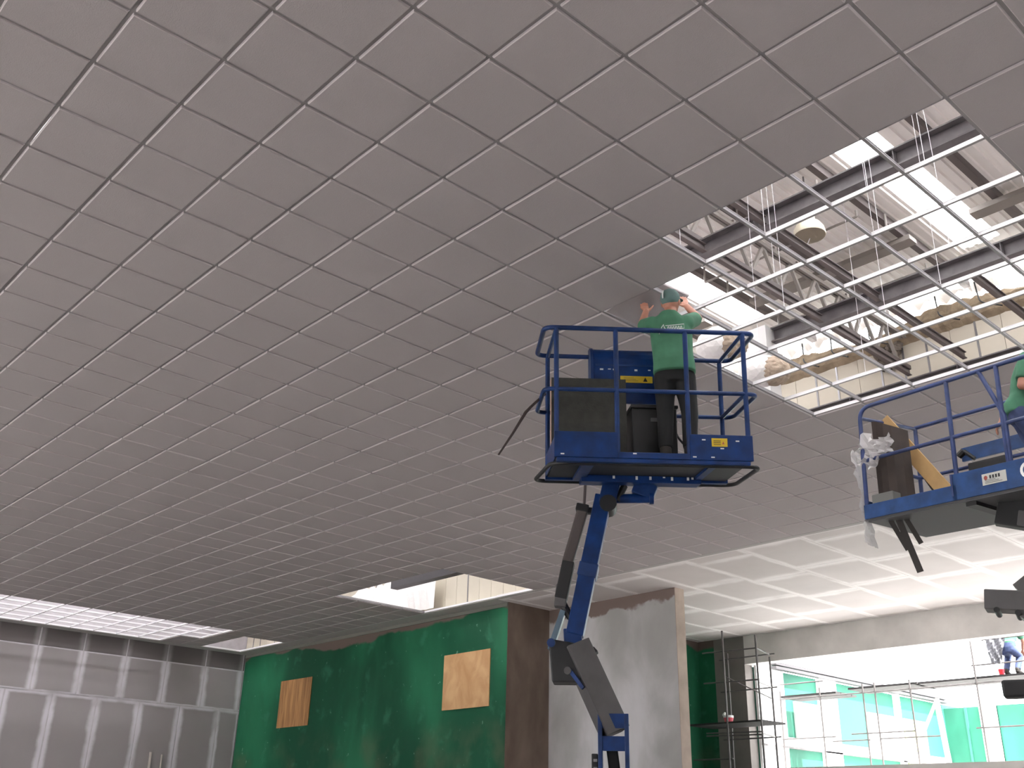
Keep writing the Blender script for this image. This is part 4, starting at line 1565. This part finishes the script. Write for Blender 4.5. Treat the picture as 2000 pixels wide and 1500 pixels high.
for y0, y1 in ((8.0, 8.5), (5.2, 5.9), (2.0, 2.5), (-2, -1.2)):
    MB().box(29.9, 30.0, y0, y1, 0, 5.4).build('white_pilaster', WHITEC, wy)
for k in range(14):
    MB().box(29.95, 30.0, 8.9 - k * .9, 8.97 - k * .9, 0, 5.3).build('wall_rib', mat('rib_green', (.04, .2, .14), .7) if k == 0 else bpy.data.materials['rib_green'], wy)

sc2 = empty('scaffold', (21.2, 7.0, 2.95))
tag(sc2, 'long scaffold run with plank walkway outside in the bright court', 'scaffold')
XS = 20.9
for k, (y0, y1, x, z) in enumerate(((9.45, 7.9, XS, 4.74), (7.6, 5.9, XS + .05, 4.80), (6.0, 4.55, XS + .1, 4.80), (4.6, 2.6, XS, 4.79), (2.6, .6, XS, 4.79))):
    for j in range(4):
        MB().box(x - 21.2 + j * .24, x - 21.2 + .22 + j * .24, y1 - 7, y0 - 7, z - 2.95, z + .045 - 2.95).build('walkway_plank', PLANK, sc2)
for y in (9.42, 8.32, 7.2, 6.9, 6.05, 4.55, 2.6, .6):
    pipe((XS, y, 2.95), (XS, y, 5.65 if y < 4.7 else 4.9), .02, sc2, 'standard')
for y0, y1, z in ((9.45, 8.2, 5.05), (9.45, 8.0, 3.775), (7.6, 6.05, 3.81), (8.1, 7.15, 3.67), (6.9, 5.5, 3.68), (4.7, 2.6, 3.8), (4.6, 2.6, 5.07), (4.3, 2.6, 5.58), (9.45, .6, 4.70)):
    pipe((XS, y0, z), (XS, y1, z), .016, sc2, 'ledger')
MB().bar((XS - 21.2 + .3, -.95, .8), (XS - 21.2 + .3, -1.4, 1.55), .07, .05).bar((XS - 21.2 + .35, -1.35, 1.55), (XS - 21.2 + .35, -1.45, 0), .09, .09).build('white_prop', WHITEC, sc2)
# person on the walkway, grey cloth over a rail, red bucket
J3 = dict(hips=(0, -.05, .55), chest=(0, .12, .78), neck=(0, .22, 1.0), head=(0, .30, 1.12), face=(0, 1, -.3),
          shL=(-.17, .18, .95), shR=(.17, .18, .95), elL=(-.2, .33, .72), elR=(.2, .33, .72), wrL=(-.12, .45, .55), wrR=(.12, .45, .55), tipL=(-.1, .5, .45), tipR=(.1, .5, .45),
          palmL=(0, 1, 0), palmR=(0, 1, 0), thumbL=(1, 0, 0), thumbR=(-1, 0, 0), curl=.5, hipL=(-.09, -.05, .50), hipR=(.09, -.05, .50), knL=(-.12, .25, .46), knR=(.12, .22, .40),
          anL=(-.12, .02, .085), anR=(.12, 0, .085), toeL=(-.13, .15, .04), toeR=(.13, .13, .04), hem=(0, -.02, .58, .17))
person(Vector((XS + .2, 3.85, 4.84)), -PI / 2, 'worker in green shirt crouching on the scaffold walkway out in the bright court', J3, SHIRT, JEANS, None, vox=.011)
vs, fs = [], []
for a in range(9):
    for c in range(9):
        u, w = a / 8, c / 8
        vs.append((XS - .02 + .03 * math.sin(a * 1.7 + c), 4.22 - u * (.42 - .2 * (1 - w) * u) - .05 * (1 - w), 5.05 + w * .52))
for a in range(8):
    for c in range(8):
        i0 = a * 9 + c
        fs.append((i0, i0 + 1, i0 + 10, i0 + 9))
o = MB().add(vs, fs).build('cloth', TARP, fix=False)
tag(o, 'grey cloth hanging from the upper scaffold rail in the court', 'cloth')
o = empty('bucket', (XS + .1, 4.03, 4.835))
tag(o, 'small red bucket on the outdoor scaffold walkway', 'bucket')
MB().lathe((0, 0, 0), [(.05, 0), (.065, .12)], 14).build('pail', REDP, o, smooth=True)
MB().tube([(-.06, 0, .12), (-.04, 0, .18), (.04, 0, .18), (.06, 0, .12)], .004, 6).build('handle', GALV, o)
